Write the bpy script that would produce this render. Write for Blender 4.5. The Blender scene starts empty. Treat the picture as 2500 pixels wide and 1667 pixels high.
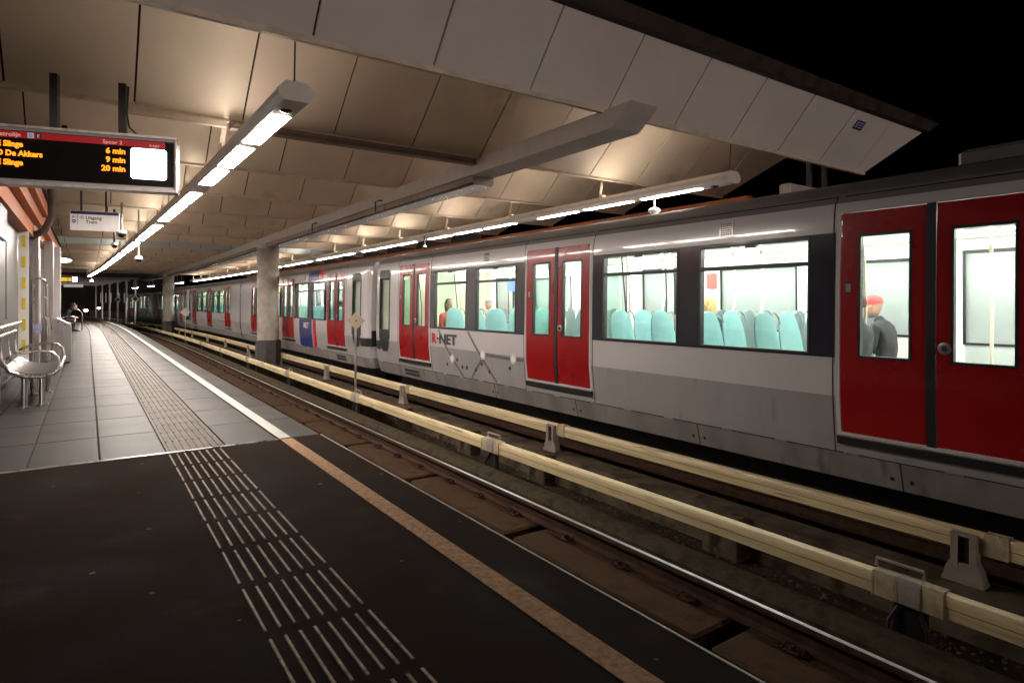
import bpy, bmesh, math, random
from mathutils import Vector, Matrix
random.seed(7)
R = math.radians
sc = bpy.context.scene
col = sc.collection

# ------------------------------------------------------------------ camera, world, exposure
cam_d = bpy.data.cameras.new('camera'); cam = bpy.data.objects.new('camera', cam_d); col.objects.link(cam)
cam.location = (0, 0, 1.26); cam.rotation_euler = (R(90), 0, R(-34.66))
cam_d.sensor_width = 36; cam_d.lens = 21.6; cam_d.shift_y = -0.0374; cam_d.clip_end = 2000; cam_d.clip_start = 0.05
sc.camera = cam
w = bpy.data.worlds.new('World'); sc.world = w; w.use_nodes = True
wn = w.node_tree; bg = wn.nodes['Background']
sky = wn.nodes.new('ShaderNodeTexSky'); sky.sky_type = 'NISHITA'; sky.sun_disc = False
sky.sun_elevation = R(-8); sky.sun_rotation = R(200)
wn.links.new(sky.outputs[0], bg.inputs[0]); bg.inputs[1].default_value = 0.0008
# dim warm fill light added from behind the camera, almost level with the ground
sun_d = bpy.data.lights.new('sun', 'SUN'); sun_d.energy = .5; sun_d.angle = R(10); sun_d.color = (1, .82, .72)
sun = bpy.data.objects.new('sun', sun_d); col.objects.link(sun); sun.rotation_euler = (R(86.5), 0, R(-14))
sc.view_settings.view_transform = 'Standard'; sc.view_settings.look = 'None'
sc.view_settings.exposure = 0.2; sc.view_settings.gamma = 1
sc.render.engine = 'CYCLES'
cy = sc.cycles
cy.use_denoising = True; cy.max_bounces = 7; cy.diffuse_bounces = 4; cy.glossy_bounces = 3
cy.transparent_max_bounces = 10; cy.caustics_reflective = False; cy.caustics_refractive = False
cy.sample_clamp_indirect = 4; cy.use_light_tree = True

# ------------------------------------------------------------------ materials
MATS = {}
def mat(name, c, rough=.6, metal=0., var=.15, vs=3., bump=0., bs=40., coat=0., em=None, es=0., spec=.5, stretch=None, dirt=None):
    if name in MATS: return MATS[name]
    m = bpy.data.materials.new(name); m.use_nodes = True; nt = m.node_tree
    p = nt.nodes['Principled BSDF']
    p.inputs['Roughness'].default_value = rough; p.inputs['Metallic'].default_value = metal
    p.inputs['Coat Weight'].default_value = coat; p.inputs['Coat Roughness'].default_value = .06
    p.inputs['Specular IOR Level'].default_value = spec
    tc = nt.nodes.new('ShaderNodeTexCoord')
    src = tc.outputs['Object']
    if stretch:
        mp = nt.nodes.new('ShaderNodeMapping'); mp.inputs['Scale'].default_value = stretch
        nt.links.new(src, mp.inputs[0]); src = mp.outputs[0]
    if var > 0:
        n = nt.nodes.new('ShaderNodeTexNoise'); n.inputs['Scale'].default_value = vs; n.inputs['Detail'].default_value = 6
        nt.links.new(src, n.inputs['Vector'])
        r = nt.nodes.new('ShaderNodeMapRange'); r.inputs[1].default_value = .3; r.inputs[2].default_value = .7
        r.inputs[3].default_value = 1 - var; r.inputs[4].default_value = 1 + var
        nt.links.new(n.outputs[0], r.inputs[0])
        mx = nt.nodes.new('ShaderNodeMix'); mx.data_type = 'RGBA'; mx.blend_type = 'MULTIPLY'; mx.inputs[0].default_value = 1
        mx.inputs[6].default_value = (*c, 1); nt.links.new(r.outputs[0], mx.inputs[7])
        out = mx.outputs[2]
        if dirt:
            n3 = nt.nodes.new('ShaderNodeTexNoise'); n3.inputs['Scale'].default_value = dirt[1]; n3.inputs['Detail'].default_value = 8
            nt.links.new(src, n3.inputs['Vector'])
            rr = nt.nodes.new('ShaderNodeMapRange'); rr.inputs[1].default_value = dirt[2]; rr.inputs[2].default_value = dirt[2] + .12
            nt.links.new(n3.outputs[0], rr.inputs[0])
            m2 = nt.nodes.new('ShaderNodeMix'); m2.data_type = 'RGBA'
            nt.links.new(rr.outputs[0], m2.inputs[0]); nt.links.new(out, m2.inputs[6]); m2.inputs[7].default_value = (*dirt[0], 1)
            out = m2.outputs[2]
        nt.links.new(out, p.inputs['Base Color'])
        r2 = nt.nodes.new('ShaderNodeMapRange'); r2.inputs[1].default_value = .3; r2.inputs[2].default_value = .7
        rv = min(.2, var * 1.3); r2.inputs[3].default_value = max(.02, rough * (1 - rv)); r2.inputs[4].default_value = min(1, rough * (1 + rv))
        nt.links.new(n.outputs[0], r2.inputs[0]); nt.links.new(r2.outputs[0], p.inputs['Roughness'])
    else:
        p.inputs['Base Color'].default_value = (*c, 1)
    if bump > 0:
        n2 = nt.nodes.new('ShaderNodeTexNoise'); n2.inputs['Scale'].default_value = bs; n2.inputs['Detail'].default_value = 4
        nt.links.new(src, n2.inputs['Vector'])
        b = nt.nodes.new('ShaderNodeBump'); b.inputs['Strength'].default_value = bump; b.inputs['Distance'].default_value = .02
        nt.links.new(n2.outputs[0], b.inputs['Height']); nt.links.new(b.outputs[0], p.inputs['Normal'])
    if em:
        p.inputs['Emission Color'].default_value = (*em, 1); p.inputs['Emission Strength'].default_value = es
    MATS[name] = m
    return m
def glass(name, tint=(.94, .975, .955), gl=1.45):
    m = bpy.data.materials.new(name); m.use_nodes = True; nt = m.node_tree
    for n in list(nt.nodes):
        if n.type != 'OUTPUT_MATERIAL': nt.nodes.remove(n)
    o = [n for n in nt.nodes if n.type == 'OUTPUT_MATERIAL'][0]
    t = nt.nodes.new('ShaderNodeBsdfTransparent'); t.inputs[0].default_value = (*tint, 1)
    g = nt.nodes.new('ShaderNodeBsdfGlossy'); g.inputs['Roughness'].default_value = .02
    f = nt.nodes.new('ShaderNodeLayerWeight'); f.inputs[0].default_value = .5
    pw = nt.nodes.new('ShaderNodeMath'); pw.operation = 'POWER'; pw.inputs[1].default_value = 4.
    nt.links.new(f.outputs['Facing'], pw.inputs[0])
    ml = nt.nodes.new('ShaderNodeMath'); ml.operation = 'MULTIPLY_ADD'; ml.inputs[1].default_value = .6; ml.inputs[2].default_value = .035
    nt.links.new(pw.outputs[0], ml.inputs[0])
    x = nt.nodes.new('ShaderNodeMixShader')
    nt.links.new(ml.outputs[0], x.inputs[0]); nt.links.new(t.outputs[0], x.inputs[1]); nt.links.new(g.outputs[0], x.inputs[2])
    nt.links.new(x.outputs[0], o.inputs[0]); return m

WARM = (1.0, .90, .80)
M_lamp = mat('lamp tube', (.9, .9, .9), em=(1, .90, .81), es=105, var=0)
M_up = mat('added upward glow', (.9, .9, .9), em=(1, .86, .72), es=12, var=0)  # for the fill strips added on top of the near lamp row
M_up2 = mat('stronger added upward glow', (.9, .9, .9), em=(1, .84, .68), es=15, var=0)  # same added fill, stronger, for the row over the train
M_house = mat('lamp housing', (.86, .82, .77), .35, var=.05, vs=5)
M_panel = mat('ceiling panel', (.84, .72, .58), .42, var=.10, vs=1.1, bump=.06, bs=3, dirt=((.52, .40, .28), .7, .66))
M_panel_g = mat('ceiling panel greenish', (.80, .70, .55), .42, var=.10, vs=1.3, bump=.06, bs=3, dirt=((.50, .41, .28), .9, .62))
M_panel_p = mat('ceiling panel pinkish', (.84, .69, .57), .40, var=.10, vs=.9, bump=.06, bs=3, dirt=((.56, .42, .32), .8, .64))
M_panel_o = mat('outer ceiling panel', (.90, .83, .80), .38, var=.06, vs=1.1, bump=.04, bs=3)  # neutral hue; extra paleness stands in for light this slope lacks
M_panel_b = mat('pale blue ceiling panel', (.60, .70, .75), .5, var=.08, vs=1.3)
M_gap = mat('dark joint', (.03, .02, .015), .9, var=.2)
M_rim = mat('fold rim', (.70, .60, .49), .5, var=.15, vs=6)
M_fascia = mat('roof edge brown', (.045, .03, .024), .7, var=.4, vs=4, bump=.3, bs=12)
M_beam = mat('beam paint', (.68, .63, .60), .42, var=.08, vs=4, bump=.05, bs=30)
M_duct = mat('zinc duct', (.62, .62, .64), .22, metal=1., var=.12, vs=5, bump=.15, bs=6)
M_conc = mat('column concrete', (.34, .30, .26), .6, var=.22, vs=4, bump=.15, bs=60, dirt=((.26, .20, .13), 2.2, .62))
M_base = mat('column base coating', (.06, .055, .05), .5, var=.25, vs=5, bump=.2, bs=40)
M_slab = None
M_asph = mat('dark resin floor', (.021, .0135, .0105), .82, var=.40, vs=1.6, bump=.35, bs=160, spec=.02, dirt=((.034, .024, .019), 2.0, .60))
M_slab_base = mat('slab joint sand', (.05, .045, .04), .9, var=.3)
M_white = mat('white line paint', (.42, .40, .37), .5, var=.12, vs=9, bump=.3, bs=90)
M_tan = mat('tan line paint', (.36, .22, .135), .8, spec=.03, var=.35, vs=30, bump=.4, bs=200)
M_rib = mat('tactile rib', (.34, .26, .20), .6, spec=.08, var=.45, vs=14, dirt=((.12, .09, .07), 25, .58))
M_steelstrip = mat('steel strip', (.6, .57, .53), .3, metal=1, var=.2, vs=8)
M_tact = mat('tactile tile', (.085, .068, .053), .55, spec=.13, var=.15, vs=5, bump=.2, bs=80)
M_ballast = mat('trackbed concrete', (.030, .021, .015), .9, var=.6, vs=3.5, bump=.8, bs=35, spec=.04, dirt=((.055, .042, .028), 6, .60))
M_plinth = mat('brown dusty concrete', (.050, .027, .015), .85, spec=.05, var=.4, vs=3, bump=.5, bs=50, dirt=((.026, .015, .009), 3, .56))
M_kerb = mat('track kerb concrete', (.085, .066, .046), .85, spec=.06, var=.55, vs=3.2, bump=.5, bs=30, dirt=((.035, .026, .014), 4, .56))
M_rust = mat('rusty steel', (.050, .026, .017), .75, spec=.1, metal=0., var=.4, vs=10, bump=.4, bs=60)
M_railtop = mat('rail head polished', (.62, .61, .62), .32, metal=1, var=.25, vs=4, stretch=(1, .1, 1))
M_cream = mat('cream rail cover', (.66, .53, .31), .45, var=.25, vs=3, bump=.12, bs=12, dirt=((.26, .185, .11), 3, .58), stretch=(5, .35, 5))
M_cream2 = mat('soiled cream cover', (.40, .32, .20), .6, var=.4, vs=9, bump=.3, bs=30, dirt=((.2, .15, .10), 9, .58))
M_stand = mat('stand grey composite', (.27, .22, .19), .6, var=.2, vs=10, bump=.15, bs=40)
M_black = mat('black rubber', (.012, .012, .013), .5, var=.2)
M_body = mat('train light grey', (.62, .59, .60), .24, var=.025, vs=1.2, coat=.6, bump=.012, bs=2.2)
M_body2 = mat('train mid grey', (.34, .325, .325), .40, var=.07, vs=1.6, coat=.2, stretch=(1, 2, .3), dirt=((.25, .235, .23), 4, .62), bump=.012, bs=2.2)
M_roof = mat('train roof grey', (.17, .16, .16), .5, var=.15, vs=2)
M_skirt = mat('train skirt grey', (.20, .185, .18), .5, var=.25, vs=3, stretch=(1, 1, .25), dirt=((.12, .10, .09), 5, .60))
M_band = mat('window band navy', (.03, .03, .045), .18, var=.1, coat=.6)
M_red = mat('door red', (.33, .004, .007), .28, var=.04, vs=1.5, coat=.35)
M_blue = mat('livery blue', (.012, .03, .17), .3, var=.1, coat=.4)
M_redp = mat('livery red', (.55, .02, .02), .3, var=.1, coat=.4)
M_gasket = mat('window gasket', (.015, .015, .017), .45, var=.1)
M_glass = glass('window glass')
M_glass2 = glass('green glass', (.86, .95, .91))
M_farpane = mat('far side pane', (.36, .40, .385), .10, var=.12, vs=.7)  # pale tone puts the reflected bright interior into the pane colour
M_int = mat('interior white lining', (.90, .90, .82), .45, var=.04)
M_intg = mat('interior green grey', (.44, .49, .465), .4, var=.12)
M_floor_i = mat('interior floor', (.12, .13, .14), .5, var=.2)
M_ilamp = mat('carriage ceiling lamp', (.9, .9, .9), em=(1, .99, .94), es=52, var=0)
M_teal = mat('teal seat', (.20, .41, .41), .55, var=.12, vs=3)
M_shell = mat('seat shell grey', (.22, .27, .27), .5, var=.1)
M_pole = mat('hand rail yellow white', (.75, .74, .60), .25, var=.05)
M_steel = mat('brushed stainless', (.58, .55, .53), .28, metal=1., var=.12, vs=6, bump=.05, bs=8, stretch=(6, 6, .6))
M_steel2 = mat('matt stainless', (.50, .47, .46), .36, metal=.85, var=.15, vs=4, stretch=(4, 4, .6))
M_pan = mat('worn steel sheet', (.13, .12, .115), .36, metal=.8, var=.2, vs=5)
M_orange = mat('orange boards', (.50, .15, .045), .55, var=.22, vs=2.5, bump=.15, bs=10, stretch=(1, .25, 4))
M_frost = mat('grey wall glass', (.14, .135, .135), .35, var=.06, vs=1)
M_wgrey = mat('pale grey metal', (.48, .46, .46), .4, var=.1)
M_dpost = mat('dark post paint', (.03, .03, .032), .5, var=.2)
M_disp = mat('display black', (.012, .010, .010), .12, var=.1)
M_dred = mat('display red band', (.30, .004, .010), .3, var=.05, em=(.5, .004, .01), es=.3)
M_led = mat('amber led', (.3, .15, .02), em=(1, .25, .008), es=1.9, var=0)
M_dlet = mat('display lettering', (.8, .55, .5), .5, em=(.8, .45, .40), es=.5, var=0)
M_dwhite = mat('lit white panel', (.9, .9, .9), em=(1, .96, .93), es=6, var=0)
M_wsign = mat('white sign face', (.75, .70, .68), .4, var=.04, em=(1, .9, .86), es=.22)
M_bsign = mat('blue sign band', (.02, .03, .22), .4, var=.05)
M_sdark = mat('sign lettering dark', (.02, .02, .03), .5, var=0)
M_yel = mat('yellow tape', (.75, .58, .02), .5, var=.1, vs=8)
M_wtape = mat('white lit strip', (.85, .82, .78), .4, var=.03)
M_skin = mat('skin', (.52, .30, .21), .5, var=.05)
M_dcoat = mat('dark coat', (.02, .02, .024), .8, var=.3, vs=8)
M_jeans = mat('dark trousers', (.02, .025, .04), .8, var=.3)
M_rcoat = mat('red jacket', (.62, .06, .04), .7, var=.15)
M_bcoat = mat('beige coat', (.55, .47, .36), .8, var=.15)
M_hairb = mat('brown hair', (.06, .03, .018), .6, var=.3, vs=20)
M_blond = mat('blond hair', (.55, .38, .15), .6, var=.3, vs=20)
M_cap = mat('red cap', (.65, .08, .08), .7, var=.15)
M_gcap = mat('grey knit hat', (.25, .25, .26), .9, var=.3, vs=30)
M_dome = mat('dome camera white', (.72, .70, .68), .35, var=.04)
M_dsign = mat('beige sign back', (.50, .42, .30), .6, var=.15)
M_sky = None

# paving slabs with a tone of their own
def slab_mat():
    m = bpy.data.materials.new('concrete paving slab'); m.use_nodes = True; nt = m.node_tree; p = nt.nodes['Principled BSDF']
    at = nt.nodes.new('ShaderNodeAttribute'); at.attribute_name = 'tone'
    tc = nt.nodes.new('ShaderNodeTexCoord')
    n = nt.nodes.new('ShaderNodeTexNoise'); n.inputs['Scale'].default_value = 1.3; n.inputs['Detail'].default_value = 9
    mp = nt.nodes.new('ShaderNodeMapping'); mp.inputs['Scale'].default_value = (.6, 1.6, 1)
    nt.links.new(tc.outputs['Object'], mp.inputs[0]); nt.links.new(mp.outputs[0], n.inputs['Vector'])
    r = nt.nodes.new('ShaderNodeMapRange'); r.inputs[1].default_value = .3; r.inputs[2].default_value = .7; r.inputs[3].default_value = .78; r.inputs[4].default_value = 1.2
    nt.links.new(n.outputs[0], r.inputs[0])
    ma = nt.nodes.new('ShaderNodeMath'); ma.operation = 'MULTIPLY'
    nt.links.new(r.outputs[0], ma.inputs[0]); nt.links.new(at.outputs['Fac'], ma.inputs[1])
    mx = nt.nodes.new('ShaderNodeMix'); mx.data_type = 'RGBA'; mx.blend_type = 'MULTIPLY'; mx.inputs[0].default_value = 1
    mx.inputs[6].default_value = (.047, .042, .040, 1); nt.links.new(ma.outputs[0], mx.inputs[7]); nt.links.new(mx.outputs[2], p.inputs['Base Color'])
    rg = nt.nodes.new('ShaderNodeMapRange'); rg.inputs[3].default_value = .36; rg.inputs[4].default_value = .56; p.inputs['Specular IOR Level'].default_value = .13
    nt.links.new(n.outputs[0], rg.inputs[0]); nt.links.new(rg.outputs[0], p.inputs['Roughness'])
    n2 = nt.nodes.new('ShaderNodeTexNoise'); n2.inputs['Scale'].default_value = 90; nt.links.new(tc.outputs['Object'], n2.inputs['Vector'])
    b = nt.nodes.new('ShaderNodeBump'); b.inputs['Strength'].default_value = .25; b.inputs['Distance'].default_value = .01
    nt.links.new(n2.outputs[0], b.inputs['Height']); nt.links.new(b.outputs[0], p.inputs['Normal'])
    return m
M_slab = slab_mat()

# ------------------------------------------------------------------ helpers
def bend(y): return 0. if y < 30 else -(y - 30) ** 2 / 940.
def W(x, y, z): return Vector((x + bend(y), y, z))

class MB:
    def __init__(s): s.v = []; s.f = []; s.m = []; s.tone = []
    def add(s, vs, fs, mi=0, tone=None):
        o = len(s.v); s.v += [Vector(q) for q in vs]
        for f in fs: s.f.append([i + o for i in f]); s.m.append(mi)
        s.tone += [1. if tone is None else tone] * len(vs)
    def hexa(s, p, mi=0):   # p: 8 points, bottom 4 then top 4
        s.add(p, [(0, 3, 2, 1), (4, 5, 6, 7), (0, 1, 5, 4), (1, 2, 6, 5), (2, 3, 7, 6), (3, 0, 4, 7)], mi)
    def box(s, x0, x1, y0, y1, z0, z1, mi=0):
        s.hexa([(x0, y0, z0), (x1, y0, z0), (x1, y1, z0), (x0, y1, z0), (x0, y0, z1), (x1, y0, z1), (x1, y1, z1), (x0, y1, z1)], mi)
    def rbox(s, x0, x1, y0, y1, z0, z1, b=.01, mi=0):     # box with chamfered upright edges and top
        pts = [(x0 + b, y0), (x1 - b, y0), (x1, y0 + b), (x1, y1 - b), (x1 - b, y1), (x0 + b, y1), (x0, y1 - b), (x0, y0 + b)]
        cx, cy_ = (x0 + x1) / 2, (y0 + y1) / 2
        def ins(q): return (q[0] + (b if q[0] < cx else -b), q[1] + (b if q[1] < cy_ else -b))
        rings = [[(q[0], q[1], z0) for q in pts], [(q[0], q[1], z1 - b) for q in pts], [(*ins(q), z1) for q in pts]]
        s.loft(rings, mi, True)
    def loft(s, rings, mi=0, caps=True):
        n = len(rings[0]); vs = [q for r in rings for q in r]; fs = []
        for k in range(len(rings) - 1):
            for i in range(n):
                j = (i + 1) % n; fs.append((k * n + i, k * n + j, (k + 1) * n + j, (k + 1) * n + i))
        if caps: fs.append(tuple(range(n))[::-1]); fs.append(tuple((len(rings) - 1) * n + i for i in range(n)))
        s.add(vs, fs, mi)
    def tube(s, pts, r, n=10, mi=0, caps=True):
        pts = [Vector(p) for p in pts]; rs = r if isinstance(r, (list, tuple)) else [r] * len(pts)
        rings = []; up = None
        for i, p in enumerate(pts):
            a = pts[max(i - 1, 0)]; b = pts[min(i + 1, len(pts) - 1)]; t = (b - a).normalized()
            if up is None:
                up = Vector((0, 0, 1)) if abs(t.z) < .9 else Vector((1, 0, 0))
            u = (up - t * up.dot(t)).normalized(); v = t.cross(u); up = u
            rings.append([p + (u * math.cos(2 * math.pi * k / n) + v * math.sin(2 * math.pi * k / n)) * rs[i] for k in range(n)])
        s.loft(rings, mi, caps)
    def ball(s, c, rx, ry, rz, n=12, m=8, mi=0, zmin=-1., zmax=1.):
        rings = []
        for k in range(m + 1):
            a = math.asin(max(-1, min(1, zmin))) + (math.asin(zmax) - math.asin(max(-1, zmin))) * k / m
            rr = max(math.cos(a), .002)
            rings.append([(c[0] + rx * rr * math.cos(2 * math.pi * i / n), c[1] + ry * rr * math.sin(2 * math.pi * i / n), c[2] + rz * math.sin(a)) for i in range(n)])
        s.loft(rings, mi, True)
    def sweep(s, prof, ys, x0=0., z0=0., mi=0, xf=None):   # closed (x,z) profile along the line of the track
        rings = []
        for y in ys:
            xo = xf(y) if xf else x0 + bend(y)
            rings.append([(xo + q[0], y, z0 + q[1]) for q in prof])
        s.loft(rings, mi, True)
    def build(s, name, mats, parent=None, smooth=True, ang=35, bevel=0, origin=None):
        me = bpy.data.meshes.new(name); bm = bmesh.new()
        lay = bm.verts.layers.float.new('tone') if any(t != 1. for t in s.tone) else None
        bv = [bm.verts.new(q) for q in s.v]
        if lay:
            for q, t in zip(bv, s.tone): q[lay] = t
        for f, mi in zip(s.f, s.m):
            try: fc = bm.faces.new([bv[i] for i in f]); fc.material_index = mi
            except ValueError: pass
        if not lay: bmesh.ops.remove_doubles(bm, verts=bm.verts, dist=.0004)
        bmesh.ops.recalc_face_normals(bm, faces=bm.faces)
        if smooth:
            for f in bm.faces: f.smooth = True
            for e in bm.edges:
                if len(e.link_faces) != 2 or e.calc_face_angle(3.) > R(ang): e.smooth = False
        bm.to_mesh(me); bm.free()
        if not isinstance(mats, (list, tuple)): mats = [mats]
        for q in mats: me.materials.append(q)
        o = bpy.data.objects.new(name, me); col.objects.link(o)
        if origin is not None:
            me.transform(Matrix.Translation(-Vector(origin))); o.location = origin
        if parent: o.parent = parent
        return o
def tag(o, label=None, cat=None, group=None, kind=None):
    if label: o['label'] = label
    if cat: o['category'] = cat
    if group: o['group'] = group
    if kind: o['kind'] = kind
    return o
def empty(name, loc=(0, 0, 0), label=None, cat=None, group=None, rz=0):
    o = bpy.data.objects.new(name, None); col.objects.link(o); o.location = loc; o.rotation_euler = (0, 0, rz)
    o.empty_display_size = .1
    return tag(o, label, cat, group)
def kids(o): return [q for q in bpy.data.objects if q.parent == o]
def copy_tree(o, parent=None, loc=None, rz=None):
    ch = kids(o); c = o.copy(); col.objects.link(c); c.parent = parent
    if loc is not None: c.location = loc
    if rz is not None: c.rotation_euler = (0, 0, rz)
    for k in ch: copy_tree(k, c)
    return c
def text(name, body, size, m, parent, origin, xd, yd, ex=.002, align='LEFT', sx=1., shear=0., off=0.):
    cu = bpy.data.curves.new(name, 'FONT'); cu.body = body; cu.size = size; cu.extrude = ex; cu.align_x = align
    cu.shear = shear; cu.offset = off; cu.resolution_u = 3
    t = bpy.data.objects.new('tmp', cu); col.objects.link(t)
    dg = bpy.context.evaluated_depsgraph_get(); me = bpy.data.meshes.new_from_object(t.evaluated_get(dg))
    bpy.data.objects.remove(t); bpy.data.curves.remove(cu)
    xd = Vector(xd).normalized(); yd = Vector(yd).normalized(); zd = xd.cross(yd)
    Mx = Matrix(((xd.x * sx, yd.x, zd.x, origin[0]), (xd.y * sx, yd.y, zd.y, origin[1]), (xd.z * sx, yd.z, zd.z, origin[2]), (0, 0, 0, 1)))
    me.transform(Mx); me.name = name; me.materials.clear(); me.materials.append(m)
    o = bpy.data.objects.new(name, me); col.objects.link(o)
    if parent: o.parent = parent
    return o
def fr(a, b, st):
    n = max(1, int(math.ceil((b - a) / st - 1e-6))); return [a + (b - a) * i / n for i in range(n + 1)]
ORD = ['nearest', 'second', 'third', 'fourth', 'fifth', 'sixth', 'seventh', 'eighth', 'ninth', 'tenth', 'eleventh', 'twelfth', 'thirteenth',
       'fourteenth', 'fifteenth', 'sixteenth', 'seventeenth', 'eighteenth', 'nineteenth', 'twentieth']
def lerp_path(P, y):
    for (a, xa), (b, xb) in zip(P, P[1:]):
        if y <= b or (b, xb) == P[-1]: return xa + (xb - xa) * (y - a) / (b - a)

# ================================================================== GROUND AND PLATFORM
mb = MB(); mb.add([(-900, -900, -1.5), (900, -900, -1.5), (900, 900, -1.5), (-900, 900, -1.5)], [(0, 1, 2, 3)])
tag(mb.build('ground', mat('night ground', (.02, .018, .016), .95, var=.4, vs=.2)), kind='structure')
YS = fr(-14, 28, 14) + fr(30, 118, 2)
mb = MB(); mb.sweep([(1.86, -1.499), (1.86, -1.28), (5.42, -1.28), (5.42, -1.499)], YS); tag(mb.build('near_trackbed', M_ballast), kind='structure')
mb = MB(); mb.sweep([(5.78, -1.499), (5.78, -1.30), (8.5, -1.30), (8.5, -1.499)], YS); tag(mb.build('far_trackbed', M_ballast), kind='structure')
# platform: dark resin part in the foreground, slabs beyond
YE = 5.91
mb = MB(); mb.box(-9, 1.84, -14, YE, -1.498, 0); tag(mb.build('platform_foreground', M_asph), kind='structure')
mb = MB(); mb.sweep([(-9, -1.497), (-9, -.016), (1.80, -.016), (1.80, -1.497)], fr(YE + .005, 30, 12) + fr(32, 118, 2))
tag(mb.build('platform_base', M_slab_base), kind='structure')
mb = MB()
xs = [-5.32, -4.15, -2.98, -1.81, -.80, -.385, .082, .55, 1.01, 1.46, 1.85]
y = YE + .012; gy = .0065
k = 0
while y < 112:
    L = 1.04 if y < 60 else 2.08
    for i, (a, b) in enumerate(zip(xs, xs[1:])):
        if (a, b) == (.55, 1.01): continue
        off = (.52 if i % 2 else 0) if y > YE + .1 and a > 1.2 else 0
        g = .006
        y0, y1 = y + gy, y + L - gy
        t = random.uniform(.84, 1.14) * (1.06 if a >= 1.0 else 1)
        bv = .004
        P = []
        for (xx, yy, zz) in [(a + g, y0, -.03), (b - g, y0, -.03), (b - g, y1, -.03), (a + g, y1, -.03),
                             (a + g, y0, -bv), (b - g, y0, -bv), (b - g, y1, -bv), (a + g, y1, -bv),
                             (a + g + bv, y0 + bv, 0), (b - g - bv, y0 + bv, 0), (b - g - bv, y1 - bv, 0), (a + g + bv, y1 - bv, 0)]:
            P.append(W(xx, yy, zz))
        mb.add(P, [(0, 1, 5, 4), (1, 2, 6, 5), (2, 3, 7, 6), (3, 0, 4, 7), (4, 5, 9, 8), (5, 6, 10, 9), (6, 7, 11, 10), (7, 4, 8, 11), (8, 9, 10, 11)], 0, t)
    y += L; k += 1
tag(mb.build('platform_paving', M_slab, smooth=False), kind='structure')
# tactile strip: grooved tan tiles beyond the joint
mb = MB()
ys = fr(YE + .02, 30, 6) + fr(32, 100, 2)
mb.sweep([(.556, -.03), (.556, -.004), (1.004, -.004), (1.004, -.03)], ys)
for i in range(8):
    x = .59 + i * .054
    y = YE + .03
    while y < 46:
        y1 = y + (.42 if y < 24 else 1.9)
        mb.sweep([(x - .011, -.006), (x - .008, .002), (x + .008, .002), (x + .011, -.006)], [y, y1]); y = y1 + .03
tag(mb.build('tactile_paving', M_tact, smooth=False), kind='structure')
mb = MB()
for i in range(8):
    x = .563 + i * .0553; r = 0
    yb = 5.82
    while yb > -.5:
        a, b = yb - .42, yb
        mb.hexa([(x - .007, a, -.001), (x + .007, a, -.001), (x + .007, b, -.001), (x - .007, b, -.001), (x - .005, a + .004, .0045), (x + .005, a + .004, .0045), (x + .005, b - .004, .0045), (x - .005, b - .004, .0045)])
        yb -= .487
tag(mb.build('tactile_ribs', M_rib), kind='structure')
mb = MB(); mb.sweep([(1.468, -.001), (1.468, .004), (1.575, .004), (1.575, -.001)], fr(YE + .02, 30, 12) + fr(32, 112, 2)); tag(mb.build('white_safety_line', M_white), kind='structure')
mb = MB(); mb.box(1.468, 1.575, -14, YE - .02, -.001, .004); tag(mb.build('tan_safety_line', M_tan), kind='structure')
mb = MB(); mb.box(-9, 1.45, YE - .022, YE - .008, 0, .005); mb.box(-9, 1.45, YE + .004, YE + .010, 0, .004)
tag(mb.build('expansion_joint', M_steelstrip), kind='structure')
mb = MB(); mb.box(1.8405, 1.852, -14, YE, -.10, .003); tag(mb.build('platform_edge_strip', mat('edge strip', (.30, .27, .24), .5, var=.3, vs=20)), kind='structure')
# small marks trodden into the foreground floor
mb = MB()
for i in range(30):
    x = random.uniform(-2.2, 1.8); y = random.uniform(.4, 5.7); r = random.uniform(.006, .016)
    if .5 < x < 1.0 or 1.44 < x < 1.6: continue
    mb.add([(x + r * random.uniform(.7, 1.2) * math.cos(a * math.pi / 4), y + r * random.uniform(.7, 1.3) * math.sin(a * math.pi / 4), .0012) for a in range(8)], [tuple(range(8))])
tag(mb.build('floor_gum_spots', mat('gum spot', (.06, .05, .043), .8, var=.3, vs=20)), kind='stuff')
# far platform
mb = MB(); mb.sweep([(8.58, -1.498), (8.58, 0), (16, 0), (16, -1.498)], YS); tag(mb.build('far_platform', mat('far platform', (.2, .17, .16), .7, var=.2)), kind='structure')
# kerb between the tracks, with the plinth stubs that stand out of it
mb = MB(); mb.sweep([(5.42, -1.499), (5.42, -.93), (5.45, -.90), (5.78, -.90), (5.78, -1.499)], YS); tag(mb.build('middle_kerb', M_kerb), kind='structure')
mb = MB(); mb.sweep([(4.82, -1.28), (4.84, -.90), (5.419, -.86), (5.419, -1.28)], fr(11.4, 30, 6) + fr(32, 112, 2)); tag(mb.build('middle_path', M_kerb), kind='structure')
mb = MB(); mb.sweep([(4.24, -1.28), (4.24, -1.0), (4.30, -.93), (4.44, -.93), (4.50, -1.0), (4.50, -1.28)], YS)
mb.build('cable_trough', mat('mossy trough', (.060, .048, .032), .9, spec=.05, var=.5, vs=6, bump=.4, bs=40, dirt=((.05, .04, .025), 6, .55)))
tag(bpy.data.objects['cable_trough'], 'low mossy concrete trough between shiny rail and cream power rail', 'trough')
g = 'concrete stubs along the kerb between the tracks'
p0 = None
for i, y in enumerate([3.9, 7.0, 9.0, 12.2]):
    mb = MB(); mb.rbox(-.10, .12, -.22, .22, -.42, .02, .02)
    o = mb.build('kerb_stub', M_kerb); o.location = (5.33, y, -.88)
    tag(o, ['broad rough concrete stub on the kerb right of the nearest cream cover stretch', 'concrete stub below the second grey power rail stand', 'small concrete stub just left of the second grey power rail stand', 'low concrete stub beside the diamond sign pole'][i], 'concrete stub', g)

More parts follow.
